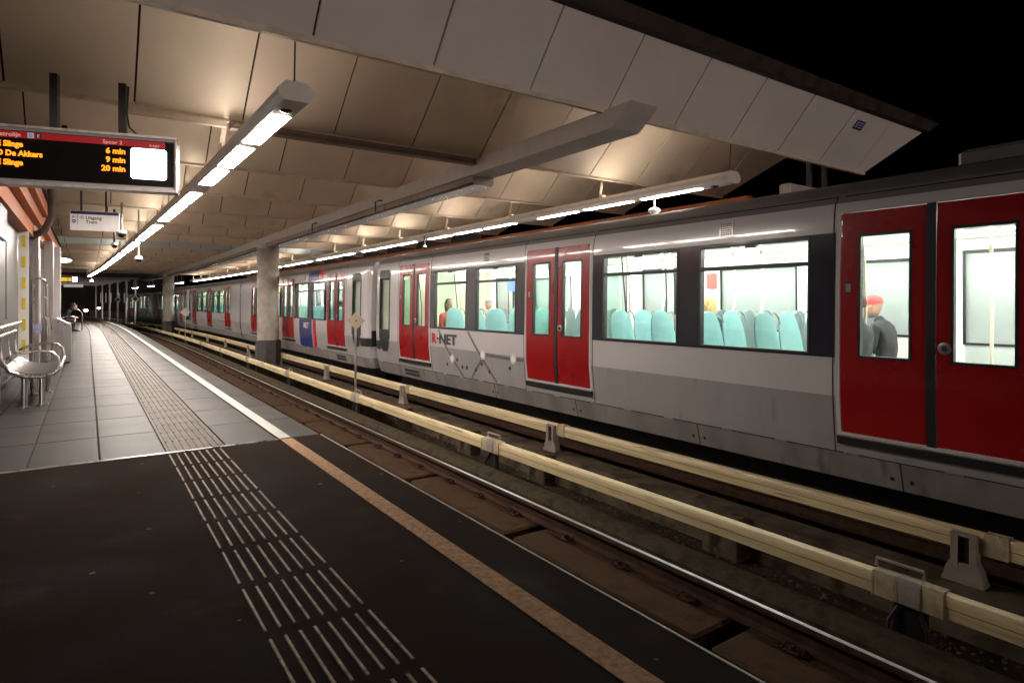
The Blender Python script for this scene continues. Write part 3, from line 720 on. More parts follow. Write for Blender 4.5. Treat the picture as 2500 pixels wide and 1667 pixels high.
def build_car(cr, label, both=True, detail=True, full=True, seats=True):
    L = cr.L
    e = empty('metro_car', (XT + 1.33 + bend(cr.y(L / 2)), cr.y(L / 2), -.9), label, 'metro car', 'cars of the grey and red metro train')
    inv = Matrix.Translation(-e.location)
    def P(o): o.matrix_parent_inverse = inv; return o
    doors = list(HALF_D); wins = list(HALF_W); bands = list(BANDS)
    if L > HL + 1:
        doors += [(2 * HL - b, 2 * HL - a) for a, b in HALF_D if 2 * HL - a < L - .1]
        wins += [(2 * HL - b, 2 * HL - a) for a, b in HALF_W if 2 * HL - a < L - .1]
        bands += [(2 * HL - b, 2 * HL - a) for a, b in BANDS if 2 * HL - a < L - .1]
    cabs = [(.42, .98)] + ([(L - .98, L - .42)] if cr.nb else [])
    ops = [(a, b, .045, 2.11) for a, b in doors] + [(a, b, .765, 1.90) for a, b in wins] + [(a, b, .62, 1.86) for a, b in cabs]
    def mf(t, z):
        tt = min(t, L - t) if cr.nb else t
        if z < -.14: return 2
        if .14 < z < .36 and tt < .45: return 4
        if z > 2.13: return 0 if z < 2.2 else 3
        if z < .386: return 1
        return 0
    mb = MB(); cr.wall(mb, ops, -.40, 2.30, 0, 0, mf); 
    fops = [(a, b, .80, 1.9) for a, b in wins] + [(a + .1, b - .1, .80, 1.9) for a, b in doors]
    cr.wall(mb, fops, -.40, 2.30, 0, 0, mf, far=True)
    # roof
    T = cr.ts(0, L); RZ = [(2.30, .125), (2.39, .25), (2.455, .45), (2.49, .75), (2.505, 1.33)]
    def roofpt(t, z, dx, far=False):
        i = cr.ins(t); drop = .0 if min(t, L - t) > .9 or not cr.nb and t > 1 else .10 * (1 - min(t, L - t) / .9) ** 2 * (z - 2.30) / .2
        y = cr.y(t); x = (XF - min(dx + i * .9, 1.33)) if far else (XT + min(dx + i * .9, 1.33))
        return W(x, y, z - drop)
    for far in (False, True):
        for u, v in zip(T, T[1:]):
            for (z0, d0), (z1, d1) in zip(RZ, RZ[1:]):
                mb.add([roofpt(u, z0, d0, far), roofpt(v, z0, d0, far), roofpt(v, z1, d1, far), roofpt(u, z1, d1, far)], [(0, 1, 2, 3)], 3)
    # ends
    for tE, isn in ((0, True), (L, cr.nb)):
        zz = [-.40, -.14, .06, .15, .36, .56, .76, 1.4, 1.93, 2.13, 2.30]
        for z0, z1 in zip(zz, zz[1:]):
            if isn and .56 <= z0 < 1.93:
                a0, a1 = .10, .10
                pl, pr = cr.pt(tE, z0), cr.pt(tE, z0, 0, True); ql, qr = cr.pt(tE, z1), cr.pt(tE, z1, 0, True)
                for f0, f1 in ((0, .10), (.90, 1)):
                    mb.add([pl.lerp(pr, f0), pl.lerp(pr, f1), ql.lerp(qr, f1), ql.lerp(qr, f0)], [(0, 1, 2, 3)], 0)
            else:
                mb.add([cr.pt(tE, z0), cr.pt(tE, z0, 0, True), cr.pt(tE, z1, 0, True), cr.pt(tE, z1)], [(0, 1, 2, 3)], 4 if (isn and .1 < z0 < .5) else (2 if z0 < -.15 else 0))
        top = [roofpt(tE, z, d) for z, d in RZ] + [roofpt(tE, z, d, True) for z, d in RZ][::-1]
        mb.add(top, [tuple(range(len(top)))], 3)
    P(mb.build('body', [M_body, M_body2, M_skirt, M_roof, M_gasket], e, ang=28))
    if cr.nb or True:
        for tE, isn in ((0, True), (L, cr.nb)):
            if not isn: continue
            mb = MB(); pl, pr, ql, qr = cr.pt(tE, .56), cr.pt(tE, .56, 0, True), cr.pt(tE, 1.93), cr.pt(tE, 1.93, 0, True)
            dd = Vector((0, cr.dr * .02 * (1 if tE == 0 else -1), 0))
            mb.hexa([pl.lerp(pr, .1), pl.lerp(pr, .9), pl.lerp(pr, .9) + dd, pl.lerp(pr, .1) + dd, ql.lerp(qr, .1), ql.lerp(qr, .9), ql.lerp(qr, .9) + dd, ql.lerp(qr, .1) + dd])
            P(mb.build('windscreen', mat('windscreen', (.02, .03, .035), .05, var=.1), e))
            mb = MB()
            yb = cr.y(tE); s_ = -cr.dr if tE == 0 else cr.dr
            mb.hexa([(7.0 + bend(yb), yb, -.35), (7.26 + bend(yb), yb, -.35), (7.26 + bend(yb), yb + s_ * .36, -.35), (7.0 + bend(yb), yb + s_ * .36, -.35), (7.0 + bend(yb), yb, -.1), (7.26 + bend(yb), yb, -.1), (7.26 + bend(yb), yb + s_ * .36, -.1), (7.0 + bend(yb), yb + s_ * .36, -.1)])
            P(mb.build('coupler', M_black, e))
    # underframe
    mb = MB(); cr.patch(mb, .6, L - .6, -.75, -.45, -.35, .3); cr.patch(mb, .6, L - .6, -.75, -.45, -.35, .3, 0, True); P(mb.build('underframe', M_black, e))
    # trims: seam lines, panel joints, skirt doors
    mb = MB()
    cr.patch(mb, .5, L - (.5 if cr.nb else 0), -.148, -.138, .002, .01)
    for a, b in bands: cr.patch(mb, a + .0, b, 2.262, 2.274, .002, .01)
    for a, b in doors:
        for q in (a - .065, b + .065): cr.patch(mb, q - .005, q + .005, -.14, 2.27, .002, .01)
        cr.patch(mb, a, b, 2.262, 2.274, .002, .01)
    t = 3.2
    while t < L - 1:
        cr.patch(mb, t, t + .012, -.40, -.15, .002, .01); t += 2.18
    P(mb.build('panel_seams', M_gap, e))
    if detail:
        t = 3.2; mb = MB(); mb2 = MB()
        while t < L - 2.3:
            for q in (.35, 1.0, 1.7): cr.patch(mb, t + q, t + q + .13, -.150, -.135, .006, .012)
            for q in (.07, 2.09): cr.patch(mb2, t + q, t + q + .03, -.32, -.285, .004, .01)
            t += 2.18
        P(mb.build('skirt_hinges', M_steel2, e)); P(mb2.build('skirt_locks', M_gasket, e))
    # window bands
    for a, b in bands:
        bo = [(q[0], q[1], .765, 1.90) for q in wins if q[0] > a and q[1] < b]
        mb = MB(); cr.wall(mb, bo, .748, 1.925, .006, 0, lambda t, z: 0, t0=a, t1=b); P(mb.build('window_band', M_band, e))
    for a, b in wins:
        mb = MB(); cr.ring(mb, a, b, .765, 1.90, .022, .012, .07); cr.patch(mb, a + .022, b - .022, 1.625, 1.668, .012, .06)
        m_ = (a + b) / 2; cr.patch(mb, m_ - .06, m_ + .06, 1.85, 1.882, .016, .03)
        wf = P(mb.build('window', M_gasket, e))
        mb = MB(); cr.patch(mb, a + .02, b - .02, .785, 1.63, .0, .006); cr.patch(mb, a + .02, b - .02, 1.665, 1.88, .0, .006)
        mb.build('pane', M_glass, wf)
    for a, b in cabs:
        mb = MB(); ca = (a + b) / 2; hw = (b - a) / 2 + .035
        for z0, z1 in zip([.12, .16, .22, .30, .42, .62, .64], [.16, .22, .30, .42, .62, .64]):
            f0 = min(1, .45 + .55 * ((z0 - .12) / .3) ** .6) if z0 < .42 else 1
            cr.patch(mb, ca - hw * f0, ca + hw * f0, z0, z1, .007, .03)
        for z0, z1, f0 in ((1.84, 1.98, 1), (1.98, 2.02, .93), (2.02, 2.045, .78)): cr.patch(mb, ca - hw * f0, ca + hw * f0, z0, z1, .007, .03)
        cr.patch(mb, a - .035, a + .015, .64, 1.84, .007, .04); cr.patch(mb, b - .015, b + .035, .64, 1.84, .007, .04)
        cf = P(mb.build('cab_window', M_gasket, e))
        mb = MB(); cr.patch(mb, a + .005, b - .005, .63, 1.85, .0, .006); mb.build('pane', M_glass, cf)
    # doors: two leaves each
    for a, b in doors:
        c = (a + b) / 2
        for l0, l1, sd in ((a, c - .03, 0), (c + .03, b, 1)):
            wd = l1 - l0; w0, w1 = l0 + (.17 if sd == 0 else .12) , l1 - (.12 if sd == 0 else .17)
            mb = MB()
            cr.patch(mb, l0 + .012, l1, .06, .765, .004, .04); cr.patch(mb, l0 + .012, l1, 1.885, 2.095, .004, .04)
            cr.patch(mb, l0 + .012, w0, .765, 1.885, .004, .04); cr.patch(mb, w1, l1, .765, 1.885, .004, .04)
            lf = P(mb.build('door_leaf', M_red, e))
            mb = MB(); cr.ring(mb, w0 - .005, w1 + .005, .760, 1.89, .022, .008, .05); mb.build('window_gasket', M_gasket, lf)
            mb = MB(); cr.patch(mb, w0, w1, .77, 1.88, -.002, .006); mb.build('window_pane', M_glass, lf)
            if sd == (0 if cr.dr > 0 else 1) and detail:
                tb = c + (.105 if sd else -.105)
                yb_ = cr.y(tb); xb_ = cr.pt(tb, .88).x
                mb = MB(); N = 20
                mb.loft([[(xb_ - q_, yb_ + r_ * math.cos(2 * math.pi * i / N), .885 + r_ * math.sin(2 * math.pi * i / N)) for i in range(N)] for q_, r_ in ((0, .05), (.014, .05), (.016, .044), (.016, .026))], 0)
                mb.loft([[(xb_ - q_, yb_ + r_ * math.cos(2 * math.pi * i / N), .885 + r_ * math.sin(2 * math.pi * i / N)) for i in range(N)] for q_, r_ in ((.0165, .024), (.024, .020))], 1)
                mb.build('door_button', [M_steel2, M_black], lf)
        if detail:
            mb = MB(); q = b - .075 if cr.dr > 0 else a + .075; cr.patch(mb, q - .022, q + .022, 1.36, 1.44, .0055, .002); P(mb.build('door_sticker', mat('sticker blue white', (.25, .3, .5), .4, var=.8, vs=60), e))
        mb = MB(); cr.patch(mb, c - .036, c + .036, .05, 2.105, .010, .05); P(mb.build('door_seal', M_gasket, e))
        mb = MB(); cr.ring(mb, a - .035, b + .035, .02, 2.135, .036, .008, .05); P(mb.build('door_frame', M_body, e))
        mb = MB(); cr.patch(mb, a - .03, b + .03, -.055, .018, .03, .06); P(mb.build('door_step', M_gasket, e))
        mb = MB(); cr.patch(mb, a - .03, b + .03, .019, .03, .035, .03); P(mb.build('step_edge', M_steel2, e))
    if detail:
        for t in (1.66,) + ((L - 2.5,) if cr.nb else ()):
            mb = MB(); cr.ring(mb, t, t + .75, -.36, -.18, .02, .006, .02); cr.patch(mb, t, t + .75, -.275, -.262, .006, .01); g1 = P(mb.build('vent_grille', M_skirt, e))
            mb = MB(); cr.patch(mb, t + .02, t + .73, -.34, -.2, .003, .004); mb.build('vent_opening', M_gap, g1)
        for t in (5.20, 10.17):
            if t > L: continue
            mb = MB(); cr.patch(mb, t - .09, t + .09, 1.985, 2.165, .008, .012); g1 = P(mb.build('speaker_grille', M_steel2, e))
            mb = MB()
            for i in range(6):
                for j in range(6):
                    cr.patch(mb, t - .07 + i * .025, t - .07 + i * .025 + .015, 2.01 + j * .023, 2.01 + j * .023 + .015, .0105, .003)
            mb.build('speaker_holes', M_gap, g1)
    # interior
    ti0, ti1 = .12, L - (.12 if cr.nb else .05)
    mb = MB(); cr.patch(mb, ti0, ti1, 0, .02, -.10, .02)
    T = cr.ts(ti0, ti1)
    def slab(m2, z, xa, xb, mi=0, up=True):
        for u, v in zip(T, T[1:]):
            m2.add([W(xa, cr.y(u), z), W(xb, cr.y(u), z), W(xb, cr.y(v), z), W(xa, cr.y(v), z)], [(0, 1, 2, 3)], mi)
    mb = MB(); slab(mb, 0, XT + .06, XF - .06, 0); P(mb.build('floor', M_floor_i, e))
    mb = MB(); slab(mb, 2.12, XT + .12, XF - .12); P(mb.build('ceiling', M_int, e))
    mb = MB(); iop = [(a + .03, b - .03, .045, 2.10) for a, b in doors] + [(a, b, .765, 1.90) for a, b in wins]
    cr.wall(mb, iop, 0.0, 2.12, -.075, 0, lambda t, z: 0, t0=ti0, t1=ti1); P(mb.build('inner_lining', M_int, e))
    iop = [(a + .02, b - .02, .86, 1.80) for a, b in wins] + [(a + .12, (a + b) / 2 - .1, .80, 1.85) for a, b in doors] + [((a + b) / 2 + .1, b - .12, .80, 1.85) for a, b in doors]
    mb = MB(); cr.wall(mb, iop, 0.0, 2.12, -.09, 0, lambda t, z: 1 if any(a < t < b for a, b in doors) else 0, far=True, t0=ti0, t1=ti1); P(mb.build('far_lining', [M_int, M_intg], e))
    mb = MB(); cr.wall(mb, [], .7, 1.95, -.06, 0, lambda t, z: 0, far=True, t0=ti0, t1=ti1); P(mb.build('far_windows', M_farpane, e))
    mb = MB()
    for q in iop:
        cr.ring(mb, q[0] - .02, q[1] + .02, q[2] - .02, q[3] + .02, .025, -.10, -.02, 0, True)
    P(mb.build('far_window_frames', M_gasket, e))
    for tE in (1.36, ti1 if not cr.nb else L - 1.36):
        mb = MB(); y = cr.y(tE); mb.add([W(XT + .08, y, 0), W(XF - .08, y, 0), W(XF - .08, y, 2.12), W(XT + .08, y, 2.12)], [(0, 1, 2, 3)]); P(mb.build('partition', mat('cab partition', (.62, .64, .46), .5, var=.06), e))
    for x in (6.55, 7.72):
        mb = MB()
        for u, v in zip(T, T[1:]):
            if v - u < .3: continue
            u2, v2 = cr.y(u) + cr.dr * .05, cr.y(v) - cr.dr * .05
            mb.hexa([W(x - .05, u2, 2.085), W(x + .05, u2, 2.085), W(x + .05, v2, 2.085), W(x - .05, v2, 2.085), W(x - .05, u2, 2.115), W(x + .05, u2, 2.115), W(x + .05, v2, 2.115), W(x - .05, v2, 2.115)])
        P(mb.build('ceiling_light', M_ilamp, e))
    for x in (6.86, 7.46):
        mb = MB(); mb.tube([W(x, cr.y(t), 1.93) for t in fr(1.6, L - (1.6 if cr.nb else .1), 2.0)], .016, 8)
        for t in fr(1.8, L - 2.0, 1.6): mb.tube([W(x, cr.y(t), 1.93), W(x, cr.y(t), 2.11)], .010, 6)
        P(mb.build('ceiling_hand_rail', M_pole, e))
    if detail:
        for a, b in wins:
            mb = MB(); mb.box(8.335, 8.345, min(cr.y(a + .2), cr.y(b - .2)), max(cr.y(a + .2), cr.y(b - .2)), 1.86, 2.03); P(mb.build('advert_panel', mat('pale advert', (.62, .68, .64), .4, var=.5, vs=7), e))
            for q in (a + .05, b - .05):
                mb = MB(); mb.tube([W(6.90, cr.y(q), 2.1), W(6.97, cr.y(q), 1.7), W(6.99, cr.y(q), 1.35), W(6.93, cr.y(q), 1.12)], .016, 8); P(mb.build('hand_pole', M_pole, e))
    # red notices, poles, wind screens by the doors
    for a, b in doors:
        for q in (a - .10, b + .10):
            if q > L - .8: continue
            y = cr.y(q)
            if detail:
                mb = MB()
                mb.hexa([W(5.98, y - .012, .35), W(6.40, y - .012, .35), W(6.40, y + .012, .35), W(5.98, y + .012, .35), W(5.98, y - .012, 1.95), W(6.32, y - .012, 1.95), W(6.32, y + .012, 1.95), W(5.98, y + .012, 1.95)])
                P(mb.build('draught_screen', M_glass2, e))
                mb = MB(); mb.tube([W(6.02, y, .35), W(6.41, y, .35), W(6.41, y, 1.2), W(6.33, y, 1.95), W(6.02, y, 1.95)], .012, 6); P(mb.build('screen_frame', M_dpost, e))
            mb = MB(); mb.tube([W(6.42, y, 2.1), W(6.47, y, 1.7), W(6.50, y, 1.2), W(6.46, y, .7), W(6.42, y, .35), W(6.42, y, 0)], .017, 8); P(mb.build('hand_pole', M_pole, e))
        y = cr.y((a + b) / 2); mb = MB(); mb.tube([W(7.13, y, 2.1), W(7.16, y, 1.2), W(7.13, y, 0)], .017, 8); P(mb.build('hand_pole', M_pole, e))
        if detail:
            mb = MB(); y = cr.y(b + .02); mb.add([W(8.33, y, 1.50), W(8.33, cr.y(b + .22), 1.50), W(8.33, cr.y(b + .22), 1.74), W(8.33, y, 1.74)], [(0, 1, 2, 3)])
            P(mb.build('red_notice', mat('faded red notice', (.55, .09, .07), .5, var=.1), e))
    global seat_me
    if seats:
        if seat_me is None:
            s0 = seat_mesh(); seat_me = s0.data; bpy.data.objects.remove(s0)
        rows = [3.41, 4.21, 5.01, 5.81, 8.21, 8.96, 9.71, 10.46]
        if L > HL + 5: rows += [2 * HL - q for q in rows if 2 * HL - q < L - 1]
        for q in rows:
            for x in (6.22, 6.68, 7.70, 8.12):
                o = bpy.data.objects.new('seat', seat_me); col.objects.link(o); o.location = W(x, cr.y(q) - .05, .02)
                if x > 7: o.rotation_euler = (0, 0, math.pi)
                o.parent = e; P(o)
    return e, P
car1 = Car(14.42, -1, 19.2, 1., nose_b=False)
car2 = Car(14.85, 1, 30.22, 1.03)
car3 = Car(46.4, 1, 30.22, 1.03)
e1, P_1 = build_car(car1, 'nearest metro car, grey with bright red doors and a network pattern under its windows')
e2, P_2 = build_car(car2, 'middle metro car with a blue and red stripe beside its cab door')
e3, P_3 = build_car(car3, 'farthest metro car curving away behind the distant column', detail=False)
# articulation bellows on the cars
for cr, e, P in ((car1, e1, P_1), (car2, e2, P_2), (car3, e3, P_3)):
    mb = MB(); cr.patch(mb, HL - .07, HL + .07, -.40, 2.30, .008, .03); P(mb.build('articulation_joint', M_band, e))
# livery of the nearest car: dots, lines, lettering (metres along the side and height)
def side_strip(cr, P, e, pts, w_, m, nm, off=.0035):
    mb = MB()
    for (ya, za), (yb, zb) in zip(pts, pts[1:]):
        d = Vector((yb - ya, zb - za)); n = int(d.length / .08) + 1; q = Vector((-d.y, d.x)).normalized() * w_ / 2
        for i in range(n):
            a = (ya + d.x * i / n, za + d.y * i / n); b = (ya + d.x * (i + 1) / n, za + d.y * (i + 1) / n)
            V = [(a[0] - q.x, a[1] - q.y), (b[0] - q.x, b[1] - q.y), (b[0] + q.x, b[1] + q.y), (a[0] + q.x, a[1] + q.y)]
            mb.add([W(XT + prof(z) - off, y, z) for y, z in V], [(0, 1, 2, 3)])
    return P(mb.build(nm, m, e))
M_line = mat('pattern line grey', (.17, .16, .165), .35, var=.08, coat=.3)
M_dot = mat('pattern dot dark', (.07, .06, .065), .4, var=.1)
side_strip(car1, P_1, e1, [(10.99, .73), (10.42, .17), (10.06, -.125)], .055, M_line, 'pattern_line', .0035)
side_strip(car1, P_1, e1, [(9.83, .735), (9.43, .36), (8.92, -.12)], .055, M_line, 'pattern_line', .0045)
side_strip(car1, P_1, e1, [(9.40, .35), (8.42, .33), (8.02, .335)], .055, M_line, 'pattern_line', .0055)
side_strip(car1, P_1, e1, [(9.28, .32), (9.76, -.12)], .055, M_line, 'pattern_line', .0065)
def disc(cr, P, e, y, z, r, m, nm, off):
    mb = MB(); N = 18
    mb.add([W(XT + prof(z) - off, y + r * math.cos(2 * math.pi * i / N), z + r * math.sin(2 * math.pi * i / N)) for i in range(N)], [tuple(range(N))])
    return P(mb.build(nm, m, e))
for y, z in [(10.44, .19), (9.30, .34), (8.35, .337)]:
    disc(car1, P_1, e1, y, z, .085, M_wtape, 'pattern_circle', .008); disc(car1, P_1, e1, y, z, .070, M_line, 'pattern_circle', .009); disc(car1, P_1, e1, y, z, .062, M_wtape, 'pattern_circle', .010)
for y, z in [(10.66, .061), (10.25, .18), (10.07, .055), (9.90, .059), (9.58, .055), (9.36, .169), (9.12, .055), (8.47, .17)]:
    disc(car1, P_1, e1, y, z, .036, M_dot, 'pattern_dot', .007)
D_ = (0, -1, 0); U_ = (0, 0, 1)
text('operator_lettering', 'R', .27, M_redp, e1, (XT - .012, 11.27, .46), D_, U_, sx=1.25, off=.009).matrix_parent_inverse = Matrix.Translation(-e1.location)
text('operator_lettering', '·NET', .27, mat('lettering dark grey', (.06, .055, .055), .4, var=0), e1, (XT - .012, 11.04, .46), D_, U_, sx=1.38, off=.009).matrix_parent_inverse = Matrix.Translation(-e1.location)
text('car_number', '5309', .085, M_wtape, e1, (XT + .10, 12.45, 2.235), D_, (.35, 0, 1), sx=1.3, shear=.3).matrix_parent_inverse = Matrix.Translation(-e1.location)
text('car_number', '5331', .085, M_wtape, e2, (XT + .10, 17.0, 2.235), D_, (.35, 0, 1), sx=1.3, shear=.3).matrix_parent_inverse = Matrix.Translation(-e2.location)
# blue and red stripe of the middle car
mb = MB(); car2.patch(mb, 4.47, 5.80, -.13, .745, .005, .01); P_2(mb.build('blue_stripe', M_blue, e2))
mb = MB(); car2.patch(mb, 4.04, 4.34, -.13, .745, .005, .01); P_2(mb.build('red_stripe', M_redp, e2))
mb = MB(); car2.patch(mb, 3.87, 4.87, 1.93, 2.27, .005, .01); P_2(mb.build('blue_stripe', M_blue, e2))
mb = MB(); car2.patch(mb, 3.42, 3.82, 1.93, 2.27, .005, .01); P_2(mb.build('red_stripe', M_redp, e2))
text('operator_lettering', 'RET', .24, M_wtape, e2, (XT - .012, 20.30, .47), D_, U_, sx=1.4, off=.002).matrix_parent_inverse = Matrix.Translation(-e2.location)
# destination display in a window of the middle car
mb = MB(); car2.patch(mb, 8.3, 9.3, 1.66, 1.88, .014, .01); P_2(mb.build('destination_display', mat('yellow display', (.8, .5, .02), em=(1, .62, .03), es=1.3, var=.3, vs=30), e2))
mb = MB(); car3.patch(mb, 8.1, 9.1, 1.62, 1.88, .014, .01); P_3(mb.build('destination_display', MATS['yellow display'], e3))
# blue screen inside the nearest car
mb = MB(); mb.box(6.5, 6.53, 9.0, 9.55, 1.48, 1.68)
P_1(mb.build('route_screen', mat('blue screen', (.1, .15, .4), em=(.25, .4, .95), es=1.4, var=.5, vs=14), e1))
# roof equipment on the nearest car
for (a, b, x0, x1, h) in ((12.2, 12.9, 6.3, 7.2, .10), (14.5, 16.0, 6.5, 7.7, .10)):
    mb = MB(); mb.rbox(x0, x1, car1.y(b), car1.y(a), 2.47, 2.50 + h, .03); P_1(mb.build('roof_box', M_roof, e1))

# ================================================================== PEOPLE
def skin_mesh(verts, edges, rad, name, m, lv=1):
    me = bpy.data.meshes.new(name); me.from_pydata([Vector(v) for v in verts], edges, []); 
    o = bpy.data.objects.new(name, me); col.objects.link(o)
    md = o.modifiers.new('Skin', 'SKIN')
    if not me.skin_vertices: me.skin_vertices.new()
    sv = me.skin_vertices[0].data
    for i, r in enumerate(rad): sv[i].radius = (r, r) if not isinstance(r, tuple) else r
    sv[0].use_root = True
    md2 = o.modifiers.new('Sub', 'SUBSURF'); md2.levels = lv; md2.render_levels = lv
    dg = bpy.context.evaluated_depsgraph_get(); me2 = bpy.data.meshes.new_from_object(o.evaluated_get(dg))
    bpy.data.objects.remove(o); return me2
def mesh_to_mb(mb, me, mi=0):
    mb.add([v.co.copy() for v in me.vertices], [tuple(p.vertices) for p in me.polygons], mi)
def person(loc, rz, label, coat, legs, hair, hat=None, lean=.0, hood=False, group=None, longhair=False, reach=.0):
    # seated figure, hips at the origin height .50, facing local +y
    def L(x, y, z):   # lean the upper body forward about the hips
        a = lean; dz = z - .50; return (x, y + dz * math.sin(a), .50 + dz * math.cos(a))
    V = []; E = []; Rr = []
    def add(p, r, par=None):
        V.append(p); Rr.append(r)
        if par is not None: E.append((par, len(V) - 1))
        return len(V) - 1
    hip = add((0, 0, .52), (.15, .12)); sp = add(L(0, -.01, .72), (.14, .11), hip); ch = add(L(0, 0, .93), (.165, .12), sp); nk = add(L(0, .0, 1.06), .065, ch)
    hd0 = add(L(0, .02, 1.13), .055, nk)
    hands = []
    for s in (-1, 1):
        sh = add(L(s * .17, 0, .99), .065, ch); el = add(L(s * .22, .06 + reach * .1, .74), .048, sh)
        wr = add(L(s * .12, .26 + reach, .68), .032, el); hands.append((Vector(V[wr]), s))
        th = add((s * .10, .10, .50), .085, hip); kn = add((s * .12, .44, .50), .065, th); an = add((s * .12, .42, .10), .042, kn); toe = add((s * .13, .58, .04), .034, an)
    mb = MB(); me = skin_mesh(V, E, Rr, 'person_skin', M_skin)
    n0 = len(mb.f); mesh_to_mb(mb, me)
    for i in range(n0, len(mb.f)):
        c = sum((mb.v[q] for q in mb.f[i]), Vector()) / len(mb.f[i])
        mb.m[i] = 2 if (c.z < .56 and c.y > .08) or c.z < .45 else 1
        if c.z > .56 and (c - hands[0][0]).length < .05 or (c - hands[1][0]).length < .05: mb.m[i] = 0
    # head with nose, chin, ears and eye sockets
    hc = Vector(L(0, .04, 1.24)); tilt = lean * .7
    def H(x, y, z): return (hc.x + x, hc.y + y * math.cos(tilt) + z * math.sin(tilt), hc.z - y * math.sin(tilt) + z * math.cos(tilt))
    hb = MB(); N = 14
    rows = [(-.125, .028, .035, .035), (-.105, .05, .06, .02), (-.06, .066, .082, .008), (0, .074, .094, 0), (.05, .075, .095, -.004), (.09, .062, .078, -.006), (.115, .035, .045, -.008), (.122, .008, .01, -.008)]
    hb.loft([[H(rx * math.cos(2 * math.pi * i / N), oy + ry * math.sin(2 * math.pi * i / N), z) for i in range(N)] for z, rx, ry, oy in rows])
    hb.tube([H(0, .088, .02), H(0, .105, -.015), H(0, .112, -.028), H(0, .095, -.04)], [.008, .012, .016, .008], 6)
    for s in (-1, 1): hb.ball(H(s * .076, .0, -.005), .01, .018, .028, 8, 4)
    hb.tube([H(-.022, .088, -.062), H(0, .094, -.061), H(.022, .088, -.062)], [.005, .008, .005], 6)
    for v, f, m_ in [(hb.v, hb.f, 0)]: mb.add(v, f, 0)
    # hands: palm, four fingers, thumb
    for wp, s in hands:
        f = Vector((-s * .25, .95, -.25)).normalized(); sd = Vector((s, .2, 0)).normalized(); up = f.cross(sd).normalized()
        mb.tube([wp, wp + f * .045, wp + f * .085], [.024, .033, .030], 8, 0)
        for j, ln in enumerate((.062, .072, .068, .052)):
            b = wp + f * .080 + sd * (-.024 + j * .016); mb.tube([b, b + f * ln * .5 - Vector((0, 0, .006)), b + f * ln * .85 - Vector((0, 0, .028))], [.0085, .0078, .006], 6, 0)
        b = wp + f * .03 - sd * .026; mb.tube([b, b + f * .03 - sd * .02, b + f * .055 - sd * .016 - Vector((0, 0, .01))], [.011, .010, .007], 6, 0)
    # shoes
    for s in (-1, 1): mb.loft([[(s * .125 + q * w_, yy, zz) for q, zz in ((-1, .0), (1, .0), (.8, h), (-.8, h))] for yy, w_, h in ((.36, .035, .09), (.44, .04, .10), (.56, .045, .06), (.65, .03, .035))], 3)
    # (coat and trousers are material patches of the single continuous body)
    o = mb.build('person', [M_skin, coat, legs, M_black], None, ang=60)
    o.location = loc; o.rotation_euler = (0, 0, rz)
    tag(o, label, 'person', group)
    hm = MB()
    rws = [(-.02, .080, .098), (.03, .084, .103), (.08, .075, .092), (.115, .048, .058), (.13, .01, .012)]
    if hat is None or longhair:
        hm.loft([[H(rx * math.cos(2 * math.pi * i / N), -.014 + ry * math.sin(2 * math.pi * i / N) * (1 if math.sin(2 * math.pi * i / N) < 0 or z > .05 else .72), z) for i in range(N)] for z, rx, ry in rws])
        if longhair: hm.loft([[H(.078 * math.cos(2 * math.pi * i / N) * q, -.05 + .055 * math.sin(2 * math.pi * i / N) * q, z) for i in range(N)] for z, q in ((-.20, .6), (-.14, 1), (-.04, 1.15), (.04, 1.1))])
        hm.build('hair', hair, o)
    if hat is not None:
        hm = MB(); hm.loft([[H(rx * 1.06 * math.cos(2 * math.pi * i / N), -.008 + ry * 1.05 * math.sin(2 * math.pi * i / N), z) for i in range(N)] for z, rx, ry in [(.025, .080, .100), (.06, .082, .102), (.10, .066, .080), (.13, .035, .045), (.138, .008, .01)]])
        if hat == 'cap': hm.loft([[H(q * .07, .08, zz), H(q * .06, .15, zz - .012), H(q * .02, .175, zz - .016)] + [] for q in (1,) for zz in (.045,)] + [[H(-.07, .08, .045), H(-.06, .15, .033), H(-.02, .175, .029)]])
        hm.build('cap' if hat == 'cap' else 'hat', M_cap if hat == 'cap' else M_gcap, o)
    if hood:
        hm = MB(); hm.loft([[H(rx * math.cos(2 * math.pi * i / N), -.03 + ry * math.sin(2 * math.pi * i / N) * (1 if math.sin(2 * math.pi * i / N) < 0 else .62), z) for i in range(N)] for z, rx, ry in [(-.16, .12, .13), (-.08, .105, .12), (0, .10, .125), (.07, .098, .12), (.12, .07, .085), (.145, .012, .015)]])
        hm.build('hood', coat, o)
    return o
gp = 'passengers sitting in the train'
PI = math.pi
person((6.5, 11.85, .0), PI, 'woman in a red jacket with brown hair at the leftmost window of the nearest car', M_rcoat, M_jeans, M_hairb, group=gp, longhair=True)
person((7.35, 11.6, .0), PI, 'passenger in a grey knit hat behind the second window of the nearest car', M_bcoat, M_jeans, M_hairb, hat='knit', group=gp)
person((6.75, 8.35, .0), 0.4, 'passenger in a beige coat seen through the right leaf of the middle red doors', M_bcoat, M_jeans, M_hairb, group=gp)
person((7.62, 5.82, .0), 0, 'blond passenger in a black coat at the left of the largest window', M_dcoat, M_jeans, M_blond, group=gp, longhair=True)
person((6.42, 3.12, .0), 0, 'passenger in a dark coat at the lower right corner of the largest window', M_dcoat, M_jeans, M_hairb, group=gp)
person((7.55, 3.30, .0), 0, 'passenger in a red cap and black coat behind the nearest red door', M_dcoat, M_jeans, M_hairb, hat='cap', lean=.22, group=gp)
person((6.7, 19.3, .0), 0, 'dark haired passenger at the window beside the red stripe of the middle car', M_dcoat, M_jeans, M_hairb, group=gp)
person((6.9, 21.4, .0), PI, 'passenger in dark clothes at the window left of the blue stripe of the middle car', M_dcoat, M_jeans, M_hairb, group=gp)
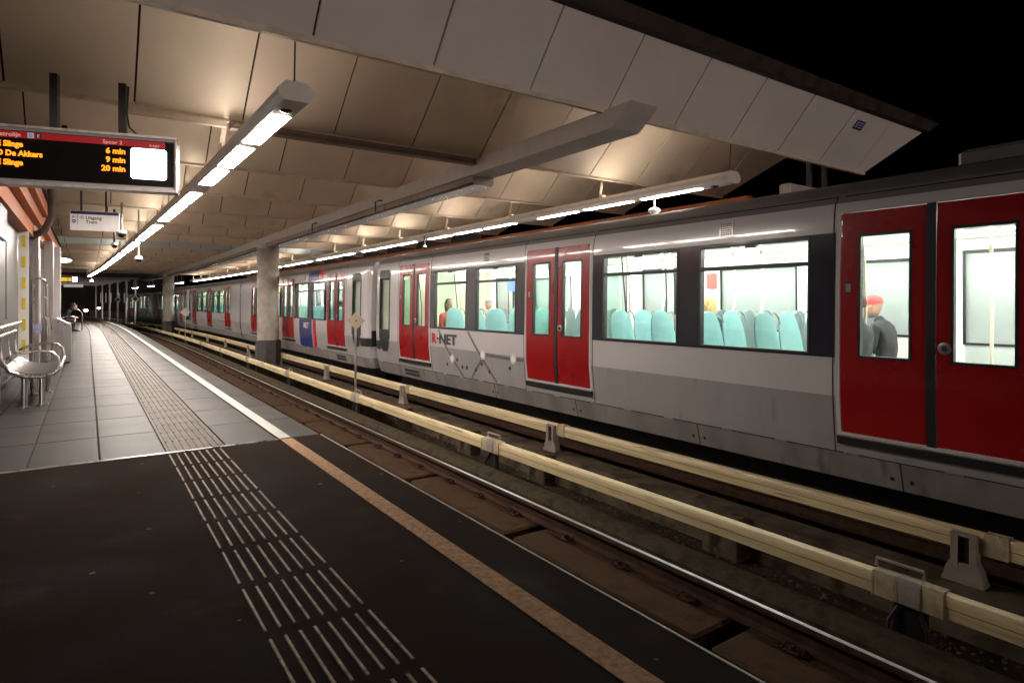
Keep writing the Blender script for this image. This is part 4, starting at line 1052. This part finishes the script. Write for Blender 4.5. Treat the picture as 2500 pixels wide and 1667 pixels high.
person((7.3, 33.2, .0), PI, 'green clad passenger in the far half of the middle car', M_teal, M_jeans, M_hairb, group=gp)
sp_ = person((-.93, 33.6, .0), -PI / 2 - .15, 'person in a dark hooded jacket sitting bent forward on the far platform bench', M_dcoat, M_dcoat, M_hairb, lean=.62, hood=True, reach=.10)
mb = MB(); mb.box(-.57, -.55, 33.52, 33.60, .64, .78); tag(mb.build('mobile_phone', M_disp), 'thin dark phone held by the hooded person', 'phone')

# ================================================================== LEFT SIDE: building, benches, furniture
bl = empty('station_building', (-1.6, 10, 0), 'low station building with grey wall panels and orange boarded eaves', 'building')
def PB(o): o.matrix_parent_inverse = Matrix.Translation((1.6, -10, 0)); return o
mb = MB(); mb.box(-6, -.93, 8.4, 13.2, 0, 2.56); PB(mb.build('wall', M_frost, bl))
for i, y in enumerate((8.4, 10.8)):
    mb = MB(); mb.box(-.928, -.905, y + .02, y + 2.28, 1.04, 2.52); PB(mb.build('wall_panel', M_frost, bl))
mb = MB(); mb.box(-.929, -.905, 8.45, 13.1, .22, .90); PB(mb.build('lower_glazing', mat('dark lower glass', (.07, .07, .075), .12, var=.15), bl))
mb = MB(); mb.tube([(-.86, 8.45, .96), (-.86, 13.1, .96)], .028, 10); mb.box(-.93, -.87, 8.4, 13.15, .90, .925); PB(mb.build('rail_trim', M_steel, bl))
mb = MB(); mb.box(-.93, -.88, 8.4, 13.2, 0, .16); PB(mb.build('plinth', M_base, bl))
mb = MB(); mb.box(-.93, -.86, 13.10, 13.26, 0, 2.62); PB(mb.build('corner_post', M_wtape, bl))
# eaves: stepped orange boards
for i, (x0, x1, z0, z1) in enumerate([(-1.2, -.76, 2.40, 2.62), (-1.2, -.66, 2.624, 2.80), (-1.2, -.58, 2.804, 3.02)]):
    mb = MB(); ys = fr(8.35, 13.4 + .25 * i, 2.6)
    for a, b in zip(ys, ys[1:]): mb.box(x0, x1, a + .003, b - .003, z0, z1)
    PB(mb.build('eaves_board', M_orange, bl))
mb = MB(); mb.box(-6, -.54, 8.3, 14.0, 3.024, 3.07); PB(mb.build('roof_sheet', M_fascia, bl))
# second block of the building further on
b2 = empty('station_building', (-1.6, 22, 0), 'farther grey building block with orange eaves behind the ticket cabinet', 'building')
def PB2(o): o.matrix_parent_inverse = Matrix.Translation((1.6, -22, 0)); return o
mb = MB(); mb.box(-6, -.98, 15.6, 26.4, 0, 2.66); PB2(mb.build('wall', M_wgrey, b2))
for i in range(5):
    mb = MB(); mb.box(-.98, -.93, 15.7 + i * 2.12, 15.82 + i * 2.12, 0, 2.66); PB2(mb.build('wall_rib', M_steel2, b2))
mb = MB(); mb.box(-1.3, -.86, 15.2, 26.5, 2.67, 2.84); mb.box(-1.3, -.74, 15.0, 26.6, 2.845, 3.1); PB2(mb.build('eaves_board', M_orange, b2))
mb = MB(); mb.box(-1.05, -.86, 26.2, 26.5, 0, 2.66); PB2(mb.build('corner_post', M_wtape, b2))
mb = MB(); mb.box(-6, -.70, 15, 26.8, 3.105, 3.15); PB2(mb.build('roof_sheet', M_fascia, b2))
# rainwater pipe at the building corner
mb = MB(); mb.tube([(-.52, 12.9, 3.45), (-.50, 12.95, 3.2), (-.50, 13.1, 2.75), (-.60, 13.3, 2.52), (-.80, 13.55, 2.40), (-.86, 13.62, 2.2), (-.86, 13.62, .0)], .055, 12)
tag(mb.build('drain_pipe', mat('pipe grey', (.10, .09, .09), .45, var=.15)), 'dark grey rainwater pipe bending in under the orange eaves', 'drain pipe')
# reflective board with yellow patches
yb = empty('marker_board', (-.84, 12.4, 0), 'tall white board with a column of yellow patches at the building corner', 'marker board')
mb = MB(); mb.box(-.055, .075, 0, .02, .35, 2.42); mb.build('board', M_wtape, yb)
for i in range(6):
    mb = MB(); mb.box(-.012, .035, -.004, -.001, .50 + i * .33, .68 + i * .33); mb.build('yellow_patch', M_yel, yb)
# blue sign above the bench
sg = empty('name_sign', (-.78, 8.6, 2.15), 'blue station sign standing out from the wall at the left edge', 'sign')
mb = MB(); mb.box(-.02, .02, -.55, .55, -.18, .18); mb.build('sign_plate', mat('muted blue sign', (.07, .08, .2), .35, var=.08), sg)
mb = MB(); mb.box(.021, .023, .30, .34, -.12, .12); mb.box(.021, .023, .40, .44, -.12, .10); mb.build('sign_print', M_wgrey, sg)
mb = MB(); mb.tube([(0, .3, 0), (-.14, .3, 0)], .015, 6); mb.tube([(0, -.3, 0), (-.14, -.3, 0)], .015, 6); mb.build('sign_bracket', M_steel, sg)
# steel bench
def bench():
    e = empty('steel_bench')
    def ringpath(y, s=1.):
        return [(-.55, y, .86), (-.56, y, .74), (-.54, y, .58), (-.46, y, .45), (-.32, y, .385), (-.16, y, .375), (-.04, y, .41), (.015, y, .47)]
    for y in (0, .90, 1.75):
        mb = MB(); mb.tube(ringpath(y), .026, 12); mb.build('end_hoop', M_steel, e)
    for y in (0.0, 1.75):
        mb = MB(); mb.tube([(-.50, y, .60), (-.36, y, .665), (-.20, y, .69), (-.06, y, .67), (.0, y, .60), (.01, y, .52), (.0, y, .46)], .018, 10); mb.build('arm_rest', M_steel, e)
    mb = MB(); mb.tube([(.015, -.03, .475), (.015, 1.80, .475)], .024, 12); mb.build('front_rail', M_steel, e)
    mb = MB(); mb.tube([(-.55, -1.6, .87), (-.55, 1.85, .87)], .024, 12); mb.build('back_rail', M_steel, e)
    def sheet(P_, t, y0, y1, nm):
        rings = []
        for yy in (y0, y1): rings.append([(x, yy, z) for x, z in P_] + [(x + .0, yy, z - t) for x, z in P_[::-1]])
        mb = MB(); mb.loft(rings); mb.build(nm, M_pan, e)
    sheet([(-.50, .52), (-.42, .455), (-.30, .415), (-.15, .405), (-.03, .445), (.01, .48)], .010, .04, 1.72, 'seat_pan')
    sheet([(-.55, .84), (-.545, .72), (-.535, .60)], .012, .04, 1.72, 'back_plate')
    for x, y in ((-.33, .12), (-.17, .30), (-.33, 1.45), (-.17, 1.62)):
        mb = MB(); mb.tube([(x, y, 0), (x, y, .38)], .032, 12); mb.tube([(x, y, 0), (x, y, .012)], .065, 12); mb.build('leg', M_steel, e)
    mb = MB(); mb.tube([(-.56, -.02, 0), (-.56, -.02, .86)], .022, 10); mb.build('leg', M_steel, e)
    return e
bn = bench(); bn.location = (-.29, 9.3, 0); tag(bn, 'brushed steel bench with curved hoop ends against the grey wall', 'bench', 'steel platform benches')
bn2 = copy_tree(bn); bn2.location = (-.45, 32.6, 0); tag(bn2, 'far steel bench under the seated hooded person', 'bench', 'steel platform benches')
# steel cabinet (bin) with chamfered shoulder
cb = empty('litter_bin', (-.6, 15.9, 0), 'broad stainless steel litter bin cabinet with a sloping shoulder behind the bench', 'litter bin')
mb = MB(); pr = [(.02, .03), (.02, .945), (.08, .95), (.30, .82), (.32, .78), (.32, .03)]
mb.loft([[(x, y, z) for x, z in pr] for y in (0, .5)]); mb.build('side_body', M_steel2, cb)
mb = MB(); N = 8; mb.loft([[(-.18 + .20 * (i / N) , -.0 - .06 * math.sin(math.pi * i / N), z) for i in range(N + 1)] + [(.02, .5, z), (-.18, .5, z)] for z in (.03, .955)]); mb.build('round_front', M_steel, cb)
mb = MB()
for x, z in ((-.08, .88), (-.08, .20), (.10, .88), (.22, .81)): mb.ball((x, -.006 if x > 0 else -.062, z), .028, .012, .009, 12, 4)
mb.build('lock_slots', M_black, cb)
mb = MB(); mb.box(-.20, .28, .05, .45, 0, .03); mb.build('foot', M_black, cb)
# tubular lean frame and posts
fm = empty('tube_frame', (-.78, 13.0, 0), 'steel tube frame with a rounded top corner beside the marker board', 'frame')
mb = MB(); mb.tube([(0, .6, 0), (0, .6, 1.66), (.02, .6, 1.70), (.10, .62, 1.70), (.16, .64, 1.66), (.185, .65, 1.58), (.19, .65, 1.4), (.19, .65, .0)], .022, 10); mb.build('tube', M_steel, fm)
for z in (1.35, 1.0):
    mb = MB(); mb.ball((.165, .62, z), .026, .03, .03, 8, 5); mb.build('clamp', M_wgrey, fm)
mb = MB(); mb.box(.02, .12, .5, .52, .74, .90); mb.build('info_plate', mat('info plate', (.3, .32, .5), .4, var=.3, vs=9), fm)
gpo = 'grey steel posts of the shelter'
for i, (x, y, lab) in enumerate([(-.70, 17.0, 'grey steel post rising just behind the litter bin'), (-.62, 18.6, 'paler grey steel post right of the post behind the litter bin'), (-.83, 14.6, 'grey steel post left of the litter bin beside the tube frame')]):
    mb = MB(); mb.rbox(-.09, .09, -.12, .12, 0, 2.62, .012); mb.box(-.092, -.085, -.06, .06, .3, 2.4); o = mb.build('steel_post', M_steel2 if i != 1 else M_wgrey); o.location = (x, y, 0); tag(o, lab, 'post', gpo)
# far hoop bench piece beside the person
mb = MB(); mb.tube([(-.45 + .26 * math.cos(a), 34.6, .72 + .26 * math.sin(a)) for a in [PI * q / 8 for q in range(9)]], .022, 10)
mb.tube([(-.71, 34.6, .0), (-.71, 34.6, .72)], .022, 8); mb.tube([(-.19, 34.6, .0), (-.19, 34.6, .72)], .022, 8)
tag(mb.build('steel_hoop', M_steel), 'shiny steel hoop standing just right of the hooded person', 'hoop')

# ================================================================== DISPLAYS AND SIGNS
def arrivals(loc, rz, w_, label, full=True, posts=((.52, 3.38 + .25), (1.14, 3.41 + .25))):
    e = empty('departure_display', loc, label, 'display', 'hanging departure displays', rz)
    H0, H1 = 2.50, 3.05
    mb = MB(); mb.box(-w_, 0, -.0, .16, H0, H1); mb.build('cabinet', M_wgrey, e)
    mb = MB(); mb.box(-w_ - .01, .012, -.02, .17, H1, H1 + .028); mb.box(-w_ - .01, .012, -.02, .17, H0 - .03, H0); mb.box(0, .012, -.02, .17, H0, H1)
    mb.build('frame', M_steel2, e)
    mb = MB(); mb.box(-w_ + .01, -.015, -.008, -.001, H0 + .03, H1 - .03); mb.build('screen', M_disp, e)
    X_ = (1, 0, 0); Z_ = (0, 0, 1)
    mb = MB(); mb.box(-w_ + .012, -.10, -.0125, -.0085, 2.945, 3.012); mb.build('header_band', M_dred, e)
    if full:
        text('header_text', 'Metrolijn', .062, M_dlet, e, (-1.63, -.0135, 2.957), X_, Z_, ex=.001)
        mb = MB(); mb.box(-1.345, -1.29, -.0150, -.013, 2.952, 3.005); mb.build('line_symbol', mat('symbol blue grey', (.2, .24, .3), .4, em=(.3, .35, .45), es=.6, var=0), e)
        mb = MB(); mb.box(-1.275, -1.225, -.0150, -.013, 2.952, 3.005); mb.build('line_symbol', mat('symbol dark', (.03, .02, .05), .4, var=0), e)
        text('header_text', 'D', .045, M_sdark, e, (-1.334, -.0165, 2.962), X_, Z_, ex=.001); text('header_text', 'E', .045, M_dlet, e, (-1.263, -.0165, 2.962), X_, Z_, ex=.001)
        text('header_text', 'Spoor 2', .056, M_dlet, e, (-.685, -.0135, 2.955), X_, Z_, ex=.001)
        text('header_text', 'R·NET', .035, M_dlet, e, (-.25, -.0135, 2.952), X_, Z_, ex=.001)
        for zz, a, b in ((2.856, 'E Slinge', '6 min'), (2.762, 'D De Akkers', '9 min'), (2.668, 'E Slinge', '20 min')):
            text('led_text', a, .077, M_led, e, (-1.605, -.0115, zz), X_, Z_, ex=.001, off=.003, sx=.93)
            text('led_text', b, .080, M_led, e, (-.475, -.0115, zz), X_, Z_, ex=.001, off=.003, align='RIGHT')
    else:
        mb = MB(); mb.box(-w_ + .1, -.5, -.0125, -.009, 2.62, 2.9); mb.build('led_text', mat('amber field', (.5, .35, .02), em=(1, .7, .05), es=.7, var=.4, vs=20), e)
    mb = MB()
    N = 6; x0, x1, z0, z1 = -.425, -.085, 2.60, 2.93; r = .03
    pts = []
    for cx, cz, a0 in ((x1 - r, z0 + r, -90), (x1 - r, z1 - r, 0), (x0 + r, z1 - r, 90), (x0 + r, z0 + r, 180)):
        for i in range(5): a = R(a0 + i * 22.5); pts.append((cx + r * math.cos(a), cz + r * math.sin(a)))
    mb.loft([[(a, y, b) for a, b in pts] for y in (-.009, -.018)]); mb.build('lit_panel', M_dwhite, e)
    for px_, zt in posts:
        mb = MB(); mb.box(-px_ - .035, -px_ + .035, .04, .12, H1 + .028, zt); mb.build('post', M_dpost, e)
    mb = MB(); mb.tube([(-.46, .05, 3.6), (-.47, .02, 3.3), (-.45, .03, 3.16), (-.38, .06, 3.09), (-.30, .08, 3.08)], .010, 6); mb.build('cable', M_black, e)
    return e
arrivals((.80, 7.67, 0), R(-14.8), 1.95, 'big hanging departure display with amber train times at the left')
arrivals((-.52, 58, .32), R(-4), 1.25, 'small distant departure display glowing yellow and white above the far platform', full=False)
# far platform display, seen over the train roof
fd = empty('departure_display', (10.0, 5.9, 0), 'unlit sign box hanging by two dark posts above the train roof', 'display', 'hanging departure displays')
mb = MB(); mb.rbox(-.35, 1.0, -.1, .1, 2.75, 3.27, .02); mb.build('cabinet', M_wgrey, fd)
for x in (.42, .92):
    mb = MB(); mb.rbox(x - .04, x + .04, -.04, .04, 3.27, 3.95, .01); mb.build('post', M_dpost, fd)
# exit sign
def exit_sign(loc, rz, w_, h, label, full):
    e = empty('exit_sign', loc, label, 'sign', 'white exit signs', rz)
    mb = MB(); mb.rbox(0, w_, 0, .05, -h, 0, .006); mb.build('sign_box', M_wsign, e)
    mb = MB(); mb.box(.01, w_ - .01, -.0045, -.0005, -.062, -.006); mb.build('blue_band', M_bsign, e)
    if full:
        X_ = (1, 0, 0); Z_ = (0, 0, 1)
        text('sign_text', 'Uitgang', .085, M_sdark, e, (.25, -.0025, -.155), X_, Z_, ex=.001, off=.0012); text('sign_text', 'Tram', .085, M_sdark, e, (.25, -.0025, -.235), X_, Z_, ex=.001, off=.0012)
        mb = MB(); mb.box(.118, .124, -.003, -.0005, -.26, -.07)
        mb.tube([(.035, -.003, -.115), (.095, -.003, -.115)], .004, 5); mb.tube([(.06, -.003, -.09), (.035, -.003, -.115), (.06, -.003, -.14)], .004, 5)
        mb.tube([(.195 + .028 * math.cos(a), -.003, -.125 + .028 * math.sin(a)) for a in [-2.6 + q * .4 for q in range(14)]], .003, 5)
        mb.tube([(.148, -.003, -.125), (.195, -.003, -.125)], .003, 5); mb.tube([(.18, -.003, -.11), (.195, -.003, -.125), (.18, -.003, -.14)], .003, 5)
        N = 16; mb.add([(.064 + .032 * math.cos(2 * PI * i / N), -.003, -.20 + .032 * math.sin(2 * PI * i / N)) for i in range(N)], [tuple(range(N))])
        mb.build('arrow_symbols', M_sdark, e)
        mb = MB(); mb.box(.046, .082, -.0045, -.0032, -.208, -.192); mb.build('tram_symbol', M_wsign, e)
    for x in (w_ * .22, w_ * .72):
        mb = MB(); mb.tube([(x, .025, 0), (x, .025, 1.0)], .018, 8); mb.build('hanger', M_dpost, e)
    return e
exit_sign((-.27, 14.36, 3.02), R(-11), .80, .37, 'white sign with a blue band reading Uitgang Tram', True)
exit_sign((-1.40, 55.0, 2.70), R(-4), 1.15, .28, 'small distant white sign under the glowing yellow display', False)
# lamp under eaves
mb = MB(); mb.ball((-.78, 27.4, 2.80), .33, .33, .09, 16, 6); tag(mb.build('eaves_lamp', mat('greenish lamp', (.8, .8, .7), em=(.95, 1, .62), es=3.5, var=0)), 'round greenish lit lamp under the eaves of the farther building', 'lamp')
# grey ventilation box on the ceiling at the left
vb = empty('ceiling_box', (-.25, 10.2, 3.34), 'pale square box hanging from a dark ceiling plate above the left platform', 'ceiling box')
mb = MB(); mb.rbox(-.13, .13, -.09, .09, -.18, .02, .01); mb.build('box', M_rim, vb); mb = MB(); mb.box(-.16, .16, -.12, .12, .021, .10); mb.tube([(0, 0, .1), (0, 0, .3)], .03, 8); mb.build('plate', M_gap, vb)
# cameras
gc = 'ceiling cameras over the platform'
def dome_cam(loc, hang, label, r=.085):
    e = empty('dome_camera', loc, label, 'camera', gc)
    mb = MB(); mb.tube([(0, 0, .03), (0, 0, hang)], .022, 10); mb.build('hanger_pole', M_dpost if r < .08 else M_steel2, e)
    mb = MB(); mb.ball((0, 0, 0), r, r, r * .9, 16, 8, zmin=-.1); mb.build('housing', M_dome, e)
    mb = MB(); mb.ball((0, 0, -.012), r * .78, r * .78, r * .8, 16, 8, zmax=.1); mb.build('dome', M_disp, e)
    return e
dome_cam((.57, 14.6, 2.66), .62, 'white dome camera hanging just right of the Uitgang sign', .095)
dome_cam((.50, 16.4, 2.56), .8, 'smaller dome camera below and left of the white dome camera', .075)
dome_cam((1.12, 19.0, 2.43), 1.3, 'camera on a long thin pole beside the near lamp row', .10)
dome_cam((.22, 45.0, 2.55), .55, 'tiny far camera hanging at the end of the near lamp row', .12)
dome_cam((7.6, 15.2, 2.80), .3, 'small camera hanging under the lamp row above the gap between cars', .06)
mb = MB(); mb.loft([[(r_ * math.cos(2 * PI * i / 18), r_ * math.sin(2 * PI * i / 18), z) for i in range(18)] for z, r_ in ((.07, .05), (.04, .10), (.01, .10), (-.01, .075), (-.045, .06), (-.05, .04))]); mb.tube([(0, 0, .06), (0, 0, .22)], .015, 8)
o = mb.build('ceiling_sensor', M_dome); o.location = (7.75, 7.05, 2.77); tag(o, 'white round sensor hanging below the lamp row above the nearest car', 'sensor')

# ================================================================== DIAMOND SIGNS ON POLES
gd = 'diamond signs between the tracks'
def diamond(loc, h, s, label, m):
    e = empty('track_sign', loc, label, 'track sign', gd)
    mb = MB(); mb.tube([(0, 0, 0), (0, 0, h)], .026, 10); mb.tube([(0, 0, 0), (0, 0, .03)], .09, 10); mb.build('pole', M_steel2, e)
    mb = MB(); mb.loft([[(s * a, y, h - .02 + s * b) for a, b in ((-1, 0), (0, -1), (1, 0), (0, 1))] for y in (-.038, -.030)]); mb.build('diamond_plate', m, e)
    mb = MB(); mb.box(-s * .7, s * .7, -.029, -.02, h - .05, h - .01); mb.build('cross_bar', M_dpost, e)
    mb = MB(); mb.ball((0, -.045, h - .02), .018, .012, .018, 8, 4); mb.build('bolt', M_black, e)
    return e
diamond((5.05, 13.6, -.86), 1.74, .21, 'beige diamond sign on a grey pole in front of the gap between cars', M_dsign)
diamond((4.55, 39.0, -1.28), 2.05, .26, 'pale diamond sign on a pole just left of the distant column', mat('pale sign', (.55, .45, .42), .5, var=.1))
# mast frames beyond the canopy
gm = 'white posts with overhead bars beyond the canopy'
for i, y in enumerate([67.5, 73, 78.5, 84, 89, 93.5]):
    x = 5.2 + bend(y); e = empty('portal_frame', (x, y, -.9), '%s white portal post with its overhead bar beyond the canopy' % ORD[i], 'portal frame', gm)
    mb = MB(); mb.tube([(0, 0, -.3), (0, 0, 4.35)], .085, 10); mb.build('post', M_wtape, e)
    mb = MB(); mb.box(-13, .3, -.06, .06, 4.35, 4.52); mb.build('cross_bar', M_wgrey, e)
    if i in (0, 2):
        mb = MB(); mb.loft([[(.30 * a, yy, 2.55 + .30 * b) for a, b in ((-1, 0), (0, -1), (1, 0), (0, 1))] for yy in (-.12, -.10)]); f = mb.build('diamond_plate', M_wtape, e)
        mb = MB(); mb.loft([[(.25 * a, yy, 2.55 + .25 * b) for a, b in ((-1, 0), (0, -1), (1, 0), (0, 1))] for yy in (-.126, -.121)]); mb.build('diamond_face', M_bsign if i != 0 else M_sdark, f)
# orange far eaves beam
fb = empty('far_eaves', (11.05, 9, 3.3), 'long orange boarded eaves beam seen between train roof and canopy', 'eaves')
mb = MB(); ys = fr(7.5, 30, 2.5) + fr(32, 52, 2)
mb.sweep([(-.10, -.16), (-.10, .05), (.10, .05), (.10, -.16)], ys, 11.05, 3.38); o = mb.build('orange_board', M_orange, fb); o.matrix_parent_inverse = Matrix.Translation((-11.05, -9, -3.3))
mb = MB(); mb.sweep([(.10, -3.38), (.10, .5), (.3, .5), (.3, -3.38)], fr(18, 30, 2.5) + fr(32, 52, 2), 11.05, 3.38); o = mb.build('back_wall', mat('dark far wall', (.03, .028, .03), .6, var=.3), fb); o.matrix_parent_inverse = Matrix.Translation((-11.05, -9, -3.3))

# ================================================================== DISTANT NIGHT
gl2 = 'distant street lights'
M_far = mat('distant warm lamp', (.8, .6, .4), em=(1, .62, .40), es=30, var=0)
for i, (x, y, z, r, lab) in enumerate([(-3.6, 118, .3, .17, 'leftmost distant warm light above the far end of the platform'), (-.2, 125, .05, .24, 'brightest distant light left of the white portal posts'),
                                       (1.55, 120, .45, .18, 'distant light between the leftmost white posts'), (2.75, 118, -.2, .18, 'distant low light behind the third white post')]):
    e = empty('distant_light', (x, y, -1.5), lab, 'street light', gl2)
    mb = MB(); mb.tube([(0, .2, 0), (0, .2, 1.5 + z)], .06, 8); mb.build('mast', M_dpost, e)
    mb = MB(); mb.ball((0, 0, 1.5 + z), r * 1.3, r, r * .8, 12, 6); mb.build('lamp_head', M_far, e)
db = empty('distant_building', (8, 190, -1.5), 'dark far building with narrow lit windows behind the white posts', 'building')
mb = MB(); mb.box(-14, 14, 0, 8, 0, 12); mb.build('wall', mat('night wall', (.012, .011, .014), .9, var=.3, vs=.5), db)
for i, x in enumerate((-5.2, -4.1, -3.0, -1.2, -.1, 1.0)):
    mb = MB(); mb.box(x, x + .16, -.08, -.01, 2.9, 5.4); mb.build('window', mat('dim window', (.2, .15, .12), em=(1, .75, .6), es=.18, var=0), db)
